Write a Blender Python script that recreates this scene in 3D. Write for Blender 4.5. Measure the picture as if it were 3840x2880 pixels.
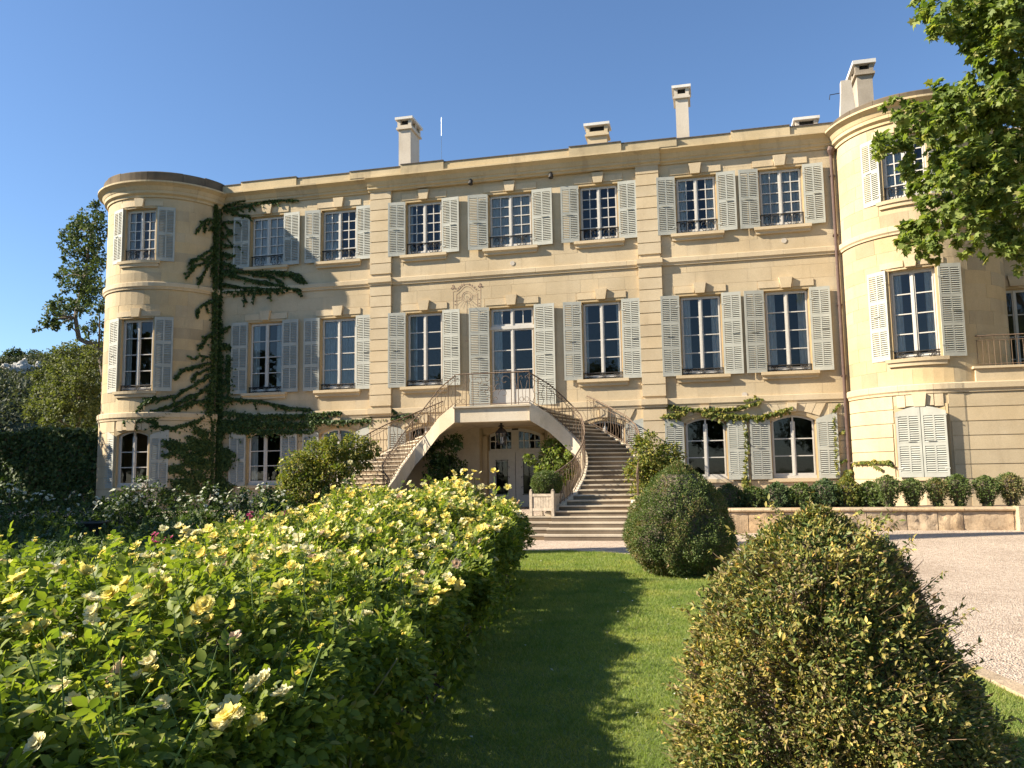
import bpy, bmesh, math, random
import numpy as np
from mathutils import Matrix, Vector, noise as mnoise
random.seed(7); RNG = np.random.default_rng(11)
R_ = math.radians
for o in list(bpy.data.objects): bpy.data.objects.remove(o)
SC = bpy.context.scene
COL = SC.collection
# ------------------------------------------------------------------ camera
F_PX = 3100.0; YAW, TILT, ROLL = R_(13.05), R_(6.213), R_(-0.884); EYE = 1.67
def cam_axes():
    cy, sy = math.cos(YAW), math.sin(YAW)
    f = np.array([-sy, cy, 0]); r = np.array([cy, sy, 0]); u = np.array([0, 0, 1.0])
    f2 = f*math.cos(TILT)+u*math.sin(TILT); u2 = -f*math.sin(TILT)+u*math.cos(TILT)
    r3 = r*math.cos(ROLL)+u2*math.sin(ROLL); u3 = -r*math.sin(ROLL)+u2*math.cos(ROLL)
    return r3, u3, f2
CR, CU, CF = cam_axes(); CP = np.array([0, 0, EYE])
cam = bpy.data.cameras.new('camera'); camo = bpy.data.objects.new('camera', cam); COL.objects.link(camo)
cam.sensor_fit = 'HORIZONTAL'; cam.sensor_width = 36.0; cam.lens = F_PX/3840*36.0
cam.clip_start = 0.1; cam.clip_end = 3000
camo.matrix_world = Matrix(((CR[0], CU[0], -CF[0], 0), (CR[1], CU[1], -CF[1], 0), (CR[2], CU[2], -CF[2], EYE), (0, 0, 0, 1)))
SC.camera = camo
def ray(x, y): return CF+CR*(x-1920)/F_PX+CU*(1440-y)/F_PX      # photo pixel (3840 wide) to direction
def at_y(x, y, Y): r = ray(x, y); return CP+r*(Y/r[1])
def at_z(x, y, z): r = ray(x, y); return CP+r*((z-EYE)/r[2])
def to_px(p):
    v = np.asarray(p, float)-CP; d = v@CF
    return 1920+F_PX*(v@CR)/d, 1440-F_PX*(v@CU)/d
# ------------------------------------------------------------------ sky, sun, exposure
SUN_H = np.array([-0.944, -0.33]); SUN_EL = R_(32.0)
W = bpy.data.worlds.new('World'); SC.world = W; W.use_nodes = True
nt = W.node_tree; nt.nodes.clear()
sky = nt.nodes.new('ShaderNodeTexSky'); sky.sky_type = 'NISHITA'; sky.sun_disc = False
sky.sun_elevation = SUN_EL; sky.sun_rotation = math.atan2(SUN_H[0], SUN_H[1]) % (2*math.pi)
sky.altitude = 150; sky.air_density = 1.0; sky.dust_density = 0.2; sky.ozone_density = 5.4
bg = nt.nodes.new('ShaderNodeBackground'); bg.inputs['Strength'].default_value = 0.076
out = nt.nodes.new('ShaderNodeOutputWorld')
nt.links.new(sky.outputs[0], bg.inputs[0]); nt.links.new(bg.outputs[0], out.inputs[0])
sl = bpy.data.lights.new('sun', 'SUN'); sl.energy = 5.0; sl.angle = R_(0.53); sl.color = (1.0, 0.90, 0.74)
so = bpy.data.objects.new('sun', sl); COL.objects.link(so)
sd = Vector((-SUN_H[0]*math.cos(SUN_EL), -SUN_H[1]*math.cos(SUN_EL), -math.sin(SUN_EL)))
so.rotation_euler = sd.to_track_quat('-Z', 'Y').to_euler(); so.location = (-30, -10, 40)
SC.view_settings.view_transform = 'Standard'; SC.view_settings.look = 'None'
SC.view_settings.exposure = 1.35; SC.view_settings.gamma = 1.0; SC.view_settings.use_curve_mapping = False
SC.render.engine = 'CYCLES'; SC.cycles.use_denoising = True
SC.cycles.max_bounces = 6; SC.cycles.diffuse_bounces = 3; SC.cycles.glossy_bounces = 3
SC.cycles.transparent_max_bounces = 8; SC.cycles.transmission_bounces = 4; SC.cycles.caustics_reflective = False
# ------------------------------------------------------------------ node materials
def new_mat(name):
    m = bpy.data.materials.new(name); m.use_nodes = True; t = m.node_tree
    b = t.nodes['Principled BSDF']; return m, t, b
def N(t, typ, **kw):
    n = t.nodes.new(typ)
    for k, v in kw.items(): setattr(n, k, v)
    return n
def ramp(t, fac, stops, interp='LINEAR'):
    n = N(t, 'ShaderNodeValToRGB'); cr = n.color_ramp; cr.interpolation = interp
    while len(cr.elements) > 1: cr.elements.remove(cr.elements[-1])
    cr.elements[0].position = stops[0][0]; cr.elements[0].color = (*stops[0][1], 1)
    for p, c in stops[1:]: e = cr.elements.new(p); e.color = (*c, 1)
    t.links.new(fac, n.inputs[0]); return n.outputs[0]
def noise_tex(t, scale, detail=4, rough=0.55, vec=None, stretch=None):
    n = N(t, 'ShaderNodeTexNoise'); n.inputs['Scale'].default_value = scale; n.inputs['Detail'].default_value = detail; n.inputs['Roughness'].default_value = rough
    if vec is None: vec = N(t, 'ShaderNodeNewGeometry').outputs['Position']
    if stretch:
        mp = N(t, 'ShaderNodeMapping'); mp.inputs['Scale'].default_value = stretch; t.links.new(vec, mp.inputs[0]); vec = mp.outputs[0]
    t.links.new(vec, n.inputs['Vector']); return n.outputs['Fac']
def mixc(t, a, b, fac, mode='MIX'):
    n = N(t, 'ShaderNodeMix', data_type='RGBA', blend_type=mode)
    for s, v in ((n.inputs[0], fac), (n.inputs[6], a), (n.inputs[7], b)):
        if hasattr(v, 'is_output'): t.links.new(v, s)
        elif isinstance(v, (int, float)): s.default_value = v
        else: s.default_value = (*v, 1)
    return n.outputs[2]
def mathn(t, op, a, b=0.0):
    n = N(t, 'ShaderNodeMath', operation=op)
    for s, v in ((n.inputs[0], a), (n.inputs[1], b)):
        if hasattr(v, 'is_output'): t.links.new(v, s)
        else: s.default_value = v
    return n.outputs[0]
def bump(t, b, h, strength=0.3, dist=0.01):
    n = N(t, 'ShaderNodeBump'); n.inputs['Strength'].default_value = strength; n.inputs['Distance'].default_value = dist
    t.links.new(h, n.inputs['Height']); t.links.new(n.outputs[0], b.inputs['Normal'])
def piece_random(t):
    g = N(t, 'ShaderNodeNewGeometry').outputs['Random Per Island']; o = N(t, 'ShaderNodeObjectInfo').outputs['Random']
    return mathn(t, 'FRACT', mathn(t, 'ADD', g, o))
def stone_mat(name, lo, hi, stain=(0.30, 0.22, 0.13), stain_amt=0.35, var=0.16, bump_s=0.25, streak=0.3, pits=0.0):
    m, t, b = new_mat(name)
    big = noise_tex(t, 0.55, 5, 0.6)
    c = ramp(t, big, [(0.35, lo), (0.65, hi)])
    r = piece_random(t)
    c = mixc(t, c, ramp(t, r, [(0, (1-var,)*3), (0.5, (1.0, 1.0, 1.0)), (1, (1.0+var*0.3, 1.0, 1-var*0.55))]), 1.0, 'MULTIPLY')
    st = noise_tex(t, 1.4, 6, 0.65, stretch=(1.0, 1.0, streak))
    c = mixc(t, c, stain, mathn(t, 'MULTIPLY', ramp(t, st, [(0.55, (0, 0, 0)), (0.78, (1, 1, 1))]), stain_amt))
    if pits:
        pt = noise_tex(t, 11, 6, 0.75); c = mixc(t, c, stain, mathn(t, 'MULTIPLY', ramp(t, pt, [(0.50, (0, 0, 0)), (0.66, (1, 1, 1))]), pits))
    fine = noise_tex(t, 38, 5, 0.7)
    c = mixc(t, c, ramp(t, fine, [(0.3, (0.86, 0.86, 0.86)), (0.7, (1.06, 1.06, 1.06))]), 1.0, 'MULTIPLY')
    t.links.new(c, b.inputs['Base Color']); b.inputs['Roughness'].default_value = 0.92; b.inputs['Specular IOR Level'].default_value = 0.2
    bump(t, b, mathn(t, 'ADD', fine, mathn(t, 'MULTIPLY', st, 2.0)), bump_s, 0.012)
    return m
def plain_mat(name, col, rough=0.6, metal=0.0, var=0.12, nscale=9, spec=0.4, bs=0.1):
    m, t, b = new_mat(name)
    n = noise_tex(t, nscale, 4)
    a = tuple(c*(1-var) for c in col); z = tuple(min(1, c*(1+var)) for c in col)
    c = ramp(t, n, [(0.3, a), (0.7, z)])
    c = mixc(t, c, ramp(t, piece_random(t), [(0, (1-var*0.6,)*3), (1, (1+var*0.3,)*3)]), 1.0, 'MULTIPLY')
    t.links.new(c, b.inputs['Base Color']); b.inputs['Roughness'].default_value = rough; b.inputs['Metallic'].default_value = metal
    b.inputs['Specular IOR Level'].default_value = spec
    if bs: bump(t, b, n, bs, 0.01)
    return m
def leaf_mat(name, stops, rough=0.45, trans=0.35, tint=(1.25, 1.35, 0.5), patch=False):
    m, t, b = new_mat(name)
    c = ramp(t, piece_random(t), stops)
    if patch: c = mixc(t, c, ramp(t, noise_tex(t, 1.6, 5, 0.65), [(0.36, (0.74, 0.84, 0.72)), (0.52, (1, 1, 1)), (0.68, (1.22, 1.08, 1.0))]), 1.0, 'MULTIPLY')
    t.links.new(c, b.inputs['Base Color']); b.inputs['Roughness'].default_value = rough+.12; b.inputs['Specular IOR Level'].default_value = 0.22
    tr = N(t, 'ShaderNodeBsdfTranslucent'); t.links.new(mixc(t, c, tint, 1.0, 'MULTIPLY'), tr.inputs[0])
    mx = N(t, 'ShaderNodeMixShader'); mx.inputs[0].default_value = trans
    t.links.new(b.outputs[0], mx.inputs[1]); t.links.new(tr.outputs[0], mx.inputs[2])
    t.links.new(mx.outputs[0], t.nodes['Material Output'].inputs[0]); return m
M = {}
M['stone'] = stone_mat('facade_stone', (0.49, 0.385, 0.24), (0.60, 0.485, 0.32), stain=(0.33, 0.25, 0.16), stain_amt=0.5, var=0.07, bump_s=0.2, streak=0.16, pits=0.10)
M['trim'] = stone_mat('trim_stone', (0.52, 0.41, 0.26), (0.62, 0.505, 0.34), stain=(0.33, 0.25, 0.16), stain_amt=0.45, var=0.08, bump_s=0.2, streak=0.2, pits=0.10)
M['reveal'] = stone_mat('window_surround_stone', (0.44, 0.33, 0.18), (0.54, 0.41, 0.24), stain_amt=0.2, var=0.05)
M['tower'] = stone_mat('tower_stone', (0.45, 0.35, 0.215), (0.56, 0.45, 0.285), stain_amt=0.36, var=0.24, bump_s=0.3)
M['cornice'] = stone_mat('cornice_stone', (0.47, 0.37, 0.22), (0.60, 0.48, 0.30), stain=(0.17, 0.12, 0.08), stain_amt=0.6, var=0.14)
M['oldcap'] = stone_mat('lichened_capping_stone', (0.085, 0.068, 0.05), (0.20, 0.155, 0.105), stain=(0.045, 0.036, 0.03), stain_amt=0.85, var=0.25)
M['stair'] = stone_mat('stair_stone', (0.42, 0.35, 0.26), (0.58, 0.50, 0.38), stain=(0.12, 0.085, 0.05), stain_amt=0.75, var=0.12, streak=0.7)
M['riser'] = stone_mat('dark_riser_stone', (0.12, 0.09, 0.06), (0.26, 0.20, 0.14), stain=(0.05, 0.038, 0.027), stain_amt=0.7, var=0.2, streak=0.6)  # risers are a darker brown than the treads
M['plaster'] = stone_mat('stair_render', (0.54, 0.44, 0.30), (0.66, 0.57, 0.44), stain=(0.22, 0.17, 0.12), stain_amt=0.6, var=0.04, streak=0.5)
M['wallold'] = stone_mat('rough_garden_stone', (0.44, 0.32, 0.20), (0.60, 0.47, 0.32), stain=(0.16, 0.11, 0.07), stain_amt=0.85, var=0.22, bump_s=1.0, pits=0.55)
M['oldchimney'] = stone_mat('old_chimney_stone', (0.30, 0.25, 0.19), (0.48, 0.41, 0.32), stain=(0.10, 0.08, 0.06), stain_amt=0.8, var=0.15)
M['chimney'] = stone_mat('chimney_render', (0.50, 0.43, 0.34), (0.62, 0.55, 0.45), stain=(0.18, 0.14, 0.10), stain_amt=0.45, var=0.06)
M['white_slab'] = stone_mat('chimney_slab', (0.60, 0.57, 0.52), (0.72, 0.69, 0.64), stain=(0.2, 0.17, 0.14), stain_amt=0.3, var=0.04)
M['shutter'] = plain_mat('shutter_paint', (0.395, 0.392, 0.335), 0.6, var=0.10, nscale=3, bs=0.05)
M['frame'] = plain_mat('window_paint', (0.54, 0.505, 0.445), 0.5, var=0.06, bs=0.03)
M['door'] = plain_mat('door_paint', (0.62, 0.60, 0.54), 0.55, var=0.06, bs=0.05)
M['iron'] = plain_mat('wrought_iron', (0.028, 0.025, 0.023), 0.6, 0.0, var=0.3, nscale=30)
M['rust'] = plain_mat('rusty_iron', (0.17, 0.115, 0.075), 0.75, 0.1, var=0.35, nscale=22)
M['pipe'] = plain_mat('painted_downpipe', (0.12, 0.075, 0.06), 0.5, 0.2, var=0.2)
M['tile'] = plain_mat('dark_roof_tile', (0.10, 0.085, 0.08), 0.8, var=0.3)
M['roof'] = plain_mat('roof_screed', (0.32, 0.27, 0.22), 0.9, var=0.15)
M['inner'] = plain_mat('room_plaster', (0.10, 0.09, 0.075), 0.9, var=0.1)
M['flueshade'] = plain_mat('flue_shade_black', (0.03, 0.027, 0.024), 0.95)  # near-black colour standing in for shade inside the chimney caps
M['wood'] = plain_mat('weathered_wood', (0.40, 0.33, 0.25), 0.8, var=0.25, nscale=14)
M['darkpot'] = plain_mat('dark_glazed_pot', (0.03, 0.032, 0.03), 0.4, var=0.2)
M['metal'] = plain_mat('pale_metal', (0.62, 0.64, 0.66), 0.4, 0.5, var=0.1)
M['whitepaint'] = plain_mat('white_garden_paint', (0.72, 0.72, 0.68), 0.5, var=0.08)
M['soil'] = plain_mat('bed_soil', (0.09, 0.062, 0.04), 0.95, var=0.45, nscale=7, bs=0.8)
M['bark'] = plain_mat('bark', (0.13, 0.10, 0.075), 0.9, var=0.35, nscale=16, bs=0.6)
M['twig'] = plain_mat('twig', (0.20, 0.13, 0.08), 0.85, var=0.35, nscale=25)
M['cane'] = plain_mat('rose_cane', (0.16, 0.15, 0.07), 0.75, var=0.4, nscale=18)
M['greenstem'] = plain_mat('green_stem', (0.11, 0.17, 0.04), 0.6, var=0.25)
M['rock'] = stone_mat('limestone_crag', (0.34, 0.33, 0.30), (0.52, 0.50, 0.45), stain=(0.10, 0.095, 0.08), stain_amt=0.6, var=0.1, bump_s=0.8)
M['sundial'] = plain_mat('sundial_ink', (0.40, 0.26, 0.19), 0.9, var=0.25, nscale=30, bs=0)
M['plaque'] = plain_mat('vent_disc', (0.52, 0.46, 0.38), 0.8, var=0.1)
def glass_mat():
    m, t, b = new_mat('window_glass'); t.nodes.remove(b)
    tr = N(t, 'ShaderNodeBsdfTransparent'); tr.inputs[0].default_value = (0.90, 0.93, 0.93, 1)
    gl = N(t, 'ShaderNodeBsdfGlossy'); gl.inputs['Roughness'].default_value = 0.015
    wob = N(t, 'ShaderNodeBump'); wob.inputs['Strength'].default_value = 0.25; wob.inputs['Distance'].default_value = 0.004
    t.links.new(noise_tex(t, 2.2, 2), wob.inputs['Height']); t.links.new(wob.outputs[0], gl.inputs['Normal'])
    fr = N(t, 'ShaderNodeFresnel'); fr.inputs[0].default_value = 1.58
    mx = N(t, 'ShaderNodeMixShader'); t.links.new(fr.outputs[0], mx.inputs[0]); t.links.new(tr.outputs[0], mx.inputs[1]); t.links.new(gl.outputs[0], mx.inputs[2])
    t.links.new(mx.outputs[0], t.nodes['Material Output'].inputs[0]); return m
M['glass'] = glass_mat()
def curtain_mat():
    m, t, b = new_mat('curtain_cloth'); c = ramp(t, noise_tex(t, 6, 3), [(0.3, (0.70, 0.69, 0.66)), (0.7, (0.82, 0.81, 0.78))])
    t.links.new(c, b.inputs['Base Color']); b.inputs['Roughness'].default_value = 0.9
    tr = N(t, 'ShaderNodeBsdfTranslucent'); t.links.new(c, tr.inputs[0])
    mx = N(t, 'ShaderNodeMixShader'); mx.inputs[0].default_value = 0.3
    t.links.new(b.outputs[0], mx.inputs[1]); t.links.new(tr.outputs[0], mx.inputs[2]); t.links.new(mx.outputs[0], t.nodes['Material Output'].inputs[0]); return m
M['curtain'] = curtain_mat()
def gravel_mat():
    m, t, b = new_mat('gravel'); pos = N(t, 'ShaderNodeNewGeometry').outputs['Position']
    v = N(t, 'ShaderNodeTexVoronoi'); v.inputs['Scale'].default_value = 55; t.links.new(pos, v.inputs['Vector'])
    c = ramp(t, v.outputs['Color'], [(0.15, (0.34, 0.25, 0.18)), (0.5, (0.54, 0.43, 0.325)), (0.85, (0.66, 0.55, 0.44))])
    big = noise_tex(t, 0.5, 7, 0.62); c = mixc(t, c, ramp(t, big, [(0.34, (0.84, 0.81, 0.78)), (0.5, (1.0, 0.985, 0.97)), (0.66, (1.12, 1.10, 1.08))]), 1.0, 'MULTIPLY')
    mid = noise_tex(t, 9, 5, 0.7); c = mixc(t, c, ramp(t, mid, [(0.38, (0.72, 0.70, 0.68)), (0.55, (1, 1, 1))]), 0.7, 'MULTIPLY')
    t.links.new(c, b.inputs['Base Color']); b.inputs['Roughness'].default_value = 0.95
    bump(t, b, mathn(t, 'ADD', v.outputs['Distance'], mathn(t, 'MULTIPLY', mid, 0.8)), 0.9, 0.02); return m
M['gravel'] = gravel_mat()
def lawn_mat():
    m, t, b = new_mat('lawn_turf'); n1 = noise_tex(t, 1.1, 5); n2 = noise_tex(t, 60, 4, 0.7)
    c = ramp(t, n1, [(0.3, (0.13, 0.18, 0.042)), (0.7, (0.185, 0.24, 0.065))])
    c = mixc(t, c, ramp(t, n2, [(0.3, (0.6, 0.6, 0.5)), (0.7, (1.15, 1.15, 1.0))]), 1.0, 'MULTIPLY')
    t.links.new(c, b.inputs['Base Color']); b.inputs['Roughness'].default_value = 0.9; bump(t, b, n2, 0.8, 0.03); return m
M['lawn'] = lawn_mat()
M['field'] = plain_mat('dry_field', (0.12, 0.13, 0.05), 0.95, var=0.3, nscale=0.5, bs=0.3)
M['hill'] = plain_mat('scrub_hillside', (0.075, 0.085, 0.045), 0.95, var=0.4, nscale=0.12, bs=0.3)
def roseleaf(): return leaf_mat('rose_leaf', [(0, (0.075, 0.115, 0.022)), (0.35, (0.15, 0.20, 0.03)), (0.7, (0.23, 0.275, 0.042)), (0.93, (0.30, 0.33, 0.06)), (1, (0.34, 0.28, 0.08))], 0.38, 0.42)
M['roseleaf'] = roseleaf()
M['grass'] = leaf_mat('grass_blade', [(0, (0.17, 0.22, 0.05)), (0.5, (0.255, 0.305, 0.08)), (0.9, (0.32, 0.36, 0.115)), (1, (0.42, 0.37, 0.18))], 0.5, 0.45, patch=True)
M['boxleaf'] = leaf_mat('box_leaf', [(0, (0.05, 0.08, 0.024)), (0.5, (0.10, 0.14, 0.038)), (0.9, (0.155, 0.20, 0.055)), (1, (0.24, 0.20, 0.09))], 0.35, 0.25)
M['yelleaf'] = leaf_mat('yellowing_leaf', [(0, (0.10, 0.13, 0.032)), (0.28, (0.17, 0.19, 0.045)), (0.52, (0.26, 0.24, 0.065)), (0.70, (0.33, 0.25, 0.10)), (0.85, (0.46, 0.38, 0.10)), (0.96, (0.56, 0.43, 0.11)), (1, (0.46, 0.21, 0.06))], 0.35, 0.25, (1.2, 1.2, 0.6))
M['darkyel'] = leaf_mat('mottled_leaf', [(0, (0.08, 0.105, 0.03)), (0.5, (0.16, 0.17, 0.05)), (0.8, (0.27, 0.21, 0.095)), (1, (0.34, 0.23, 0.12))], 0.35, 0.22)
M['planeleaf'] = leaf_mat('plane_tree_leaf', [(0, (0.10, 0.15, 0.035)), (0.5, (0.19, 0.24, 0.06)), (0.9, (0.27, 0.315, 0.085)), (1, (0.35, 0.32, 0.11))], 0.4, 0.42)
M['oakleaf'] = leaf_mat('evergreen_leaf', [(0, (0.04, 0.06, 0.025)), (0.6, (0.075, 0.10, 0.04)), (1, (0.12, 0.14, 0.06))], 0.5, 0.25)
M['olive'] = leaf_mat('olive_shrub_leaf', [(0, (0.07, 0.085, 0.03)), (0.6, (0.12, 0.14, 0.05)), (1, (0.19, 0.19, 0.08))], 0.5, 0.3)  # olive green leaf tones for the bushy tree
M['scrub'] = leaf_mat('hill_scrub_leaf', [(0, (0.045, 0.055, 0.035)), (0.6, (0.08, 0.09, 0.055)), (1, (0.13, 0.135, 0.085))], 0.6, 0.2)
M['ivy'] = leaf_mat('ivy_leaf', [(0, (0.03, 0.055, 0.016)), (0.6, (0.065, 0.105, 0.028)), (1, (0.13, 0.17, 0.05))], 0.4, 0.25)
M['vineyel'] = leaf_mat('golden_vine_leaf', [(0, (0.08, 0.12, 0.025)), (0.5, (0.16, 0.18, 0.04)), (0.85, (0.28, 0.25, 0.06)), (1, (0.40, 0.33, 0.08))], 0.45, 0.35)
M['rosemary'] = leaf_mat('rosemary_leaf', [(0, (0.04, 0.07, 0.03)), (0.6, (0.07, 0.11, 0.04)), (1, (0.12, 0.16, 0.05))], 0.5, 0.2)
def petal_mat(name, a, b_, tr=0.4):
    m, t, b = new_mat(name); r = piece_random(t); c = ramp(t, r, [(0, a), (1, b_)])
    t.links.new(c, b.inputs['Base Color']); b.inputs['Roughness'].default_value = 0.6; b.inputs['Specular IOR Level'].default_value = 0.2
    tn = N(t, 'ShaderNodeBsdfTranslucent'); t.links.new(c, tn.inputs[0]); mx = N(t, 'ShaderNodeMixShader'); mx.inputs[0].default_value = tr
    t.links.new(b.outputs[0], mx.inputs[1]); t.links.new(tn.outputs[0], mx.inputs[2]); t.links.new(mx.outputs[0], t.nodes['Material Output'].inputs[0]); return m
M['petal_y'] = petal_mat('yellow_petal', (0.86, 0.70, 0.14), (0.88, 0.79, 0.32))
M['petal_c'] = petal_mat('cream_petal', (0.84, 0.75, 0.38), (0.86, 0.81, 0.54))
M['petal_f'] = petal_mat('faded_petal', (0.62, 0.42, 0.26), (0.74, 0.58, 0.40))
M['petal_w'] = petal_mat('white_petal', (0.66, 0.66, 0.50), (0.78, 0.78, 0.66))
M['petal_p'] = petal_mat('magenta_petal', (0.42, 0.05, 0.14), (0.58, 0.14, 0.24))
# ------------------------------------------------------------------ object helpers
WM = {}
def new_obj(name, mesh, mat=None, parent=None, Mw=None):
    o = bpy.data.objects.new(name, mesh); COL.objects.link(o)
    Mw = Mw if Mw is not None else Matrix.Identity(4)
    if parent is not None:
        o.parent = parent; o.matrix_parent_inverse = WM[parent.name].inverted()
    o.matrix_basis = Mw; WM[o.name] = Mw.copy()
    if mat is not None and mesh is not None and not mesh.materials: mesh.materials.append(M[mat])
    return o
def thing(name, label, cat, loc=(0, 0, 0), group=None):
    o = new_obj(name, None, None, None, Matrix.Translation(Vector(loc))); o.empty_display_size = 0.3
    o['label'] = label; o['category'] = cat
    if group: o['group'] = group
    return o
def tag(o, label, cat, group=None):
    o['label'] = label; o['category'] = cat
    if group: o['group'] = group
    return o
def struct(o): o['kind'] = 'structure'; return o
def stuff(o): o['kind'] = 'stuff'; return o
class MB:
    def __init__(s): s.v = []; s.f = []
    def add(s, vs, fs):
        n = len(s.v); s.v += [tuple(p) for p in vs]; s.f += [tuple(i+n for i in f) for f in fs]; return s
    def box(s, x0, x1, y0, y1, z0, z1):
        return s.add([(x0, y0, z0), (x1, y0, z0), (x1, y1, z0), (x0, y1, z0), (x0, y0, z1), (x1, y0, z1), (x1, y1, z1), (x0, y1, z1)],
                     [(0, 3, 2, 1), (4, 5, 6, 7), (0, 1, 5, 4), (1, 2, 6, 5), (2, 3, 7, 6), (3, 0, 4, 7)])
    def prism(s, poly, y0, y1):            # poly in (x, z), extruded along y
        n = len(poly)
        return s.add([(x, y0, z) for x, z in poly]+[(x, y1, z) for x, z in poly],
                     [tuple(range(n)), tuple(range(2*n-1, n-1, -1))]+[(i, i+n, (i+1) % n+n, (i+1) % n) for i in range(n)])
    def prism_z(s, poly, z0, z1):          # poly in (x, y)
        n = len(poly)
        return s.add([(x, y, z0) for x, y in poly]+[(x, y, z1) for x, y in poly],
                     [tuple(range(n-1, -1, -1)), tuple(range(n, 2*n))]+[(i, (i+1) % n, (i+1) % n+n, i+n) for i in range(n)])
    def prism_x(s, poly, x0, x1):          # poly in (y, z)
        n = len(poly)
        return s.add([(x0, y, z) for y, z in poly]+[(x1, y, z) for y, z in poly],
                     [tuple(range(n)), tuple(range(2*n-1, n-1, -1))]+[(i, i+n, (i+1) % n+n, (i+1) % n) for i in range(n)])
    def tube(s, pts, r, n=6, cap=True):
        pts = [Vector(p) for p in pts]; rs = r if isinstance(r, (list, tuple)) else [r]*len(pts)
        base = len(s.v); up = Vector((0, 0, 1)); prev = None
        for i, p in enumerate(pts):
            d = (pts[min(i+1, len(pts)-1)]-pts[max(i-1, 0)])
            if d.length < 1e-9: d = Vector((0, 0, 1))
            d.normalize()
            if prev is None:
                a = d.cross(up) if abs(d.z) < 0.95 else d.cross(Vector((1, 0, 0)))
            else: a = prev-d*prev.dot(d)
            a.normalize(); prev = a; b = d.cross(a)
            for k in range(n):
                t = 2*math.pi*k/n; q = p+(a*math.cos(t)+b*math.sin(t))*rs[i]; s.v.append((q.x, q.y, q.z))
        for i in range(len(pts)-1):
            for k in range(n):
                s.f.append((base+i*n+k, base+i*n+(k+1) % n, base+(i+1)*n+(k+1) % n, base+(i+1)*n+k))
        if cap:
            s.f.append(tuple(base+k for k in range(n-1, -1, -1))); e = base+(len(pts)-1)*n; s.f.append(tuple(e+k for k in range(n)))
        return s
    def lathe(s, prof, n=16, a0=0.0, a1=2*math.pi, cx=0, cy=0):
        base = len(s.v); full = abs(a1-a0-2*math.pi) < 1e-6; m = n if full else n+1; k = len(prof)
        for i in range(m):
            t = a0+(a1-a0)*i/n
            for r, z in prof: s.v.append((cx+r*math.sin(t), cy-r*math.cos(t), z))
        for i in range(n):
            j = (i+1) % m
            for q in range(k-1):
                s.f.append((base+i*k+q, base+j*k+q, base+j*k+q+1, base+i*k+q+1))
        return s
    def arc_solid(s, prof, n, a0, a1, cx, cy):    # closed profile swept on an arc, with end caps
        base = len(s.v); k = len(prof)
        for i in range(n+1):
            t = a0+(a1-a0)*i/n
            for r, z in prof: s.v.append((cx+r*math.sin(t), cy-r*math.cos(t), z))
        for i in range(n):
            for q in range(k):
                q2 = (q+1) % k
                s.f.append((base+i*k+q, base+(i+1)*k+q, base+(i+1)*k+q2, base+i*k+q2))
        s.f.append(tuple(base+q for q in range(k))); e = base+n*k; s.f.append(tuple(e+q for q in range(k-1, -1, -1)))
        return s
    def mesh(s, name='m', smooth=False):
        me = bpy.data.meshes.new(name); me.from_pydata(s.v, [], s.f); me.update()
        if smooth: me.polygons.foreach_set('use_smooth', [True]*len(me.polygons))
        return me
    def build(s, name, mat, parent=None, Mw=None, smooth=False):
        return new_obj(name, s.mesh(name, smooth), mat, parent, Mw)
def fix_normals(me):
    bm = bmesh.new(); bm.from_mesh(me); bmesh.ops.recalc_face_normals(bm, faces=bm.faces); bm.to_mesh(me); bm.free()
CUBE = {}
def cube_obj(name, mat, parent, x0, x1, y0, y1, z0, z1, Mw=None):   # a block that shares one cube mesh per material
    if mat not in CUBE:
        CUBE[mat] = (MB().box(-.5, .5, -.5, .5, -.5, .5) if mat != 'glass' else MB().add([(-.5, 0, -.5), (.5, 0, -.5), (.5, 0, .5), (-.5, 0, .5)], [(0, 1, 2, 3)])).mesh('block_'+mat); CUBE[mat].materials.append(M[mat])
    T = Matrix.Translation(((x0+x1)/2, (y0+y1)/2, (z0+z1)/2)) @ Matrix.Diagonal((x1-x0, y1-y0, z1-z0, 1))
    return new_obj(name, CUBE[mat], None, parent, (Mw @ T) if Mw is not None else T)
def wall_frame(x, y, ang): return Matrix.Translation((x, y, 0)) @ Matrix.Rotation(ang, 4, 'Z')   # local x along wall, y into it
# numpy leaf clouds
def np_mesh(name, V, Fc):
    me = bpy.data.meshes.new(name); k = Fc.shape[1]
    me.vertices.add(len(V)); me.vertices.foreach_set('co', V.astype(np.float32).ravel())
    me.loops.add(Fc.size); me.loops.foreach_set('vertex_index', Fc.astype(np.int32).ravel())
    me.polygons.add(len(Fc)); me.polygons.foreach_set('loop_start', np.arange(0, Fc.size, k, dtype=np.int32))
    me.update(calc_edges=True); return me
def unit(a): return a/np.maximum(np.linalg.norm(a, axis=-1, keepdims=True), 1e-9)
def leaf_axes(d, n):
    d = unit(d); x = unit(np.cross(d, n)); n2 = np.cross(x, d); return x, d, n2
def scatter(name, proto, P, d, n, S, mat=None, parent=None, squash=None):
    V0, F0 = proto; X, Y, Z = leaf_axes(d, n); S = np.asarray(S)[:, None, None]
    V = P[:, None, :]+S*(V0[None, :, 0:1]*X[:, None, :]+V0[None, :, 1:2]*Y[:, None, :]+V0[None, :, 2:3]*Z[:, None, :])
    Fc = (F0[None]+(np.arange(len(P))*len(V0))[:, None, None]).reshape(-1, F0.shape[1])
    me = np_mesh(name, V.reshape(-1, 3), Fc)
    return new_obj(name, me, mat, parent) if mat else me
LEAF2 = (np.array([(0, 0, 0), (-.3, .48, .09), (0, 1, -.04), (.3, .48, .09)]), np.array([(0, 2, 1), (0, 3, 2)]))
LEAFB = (np.array([(0, 0, 0), (-.2, .5, .07), (0, 1, -.05), (.2, .5, .07)]), LEAF2[1])
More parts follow.
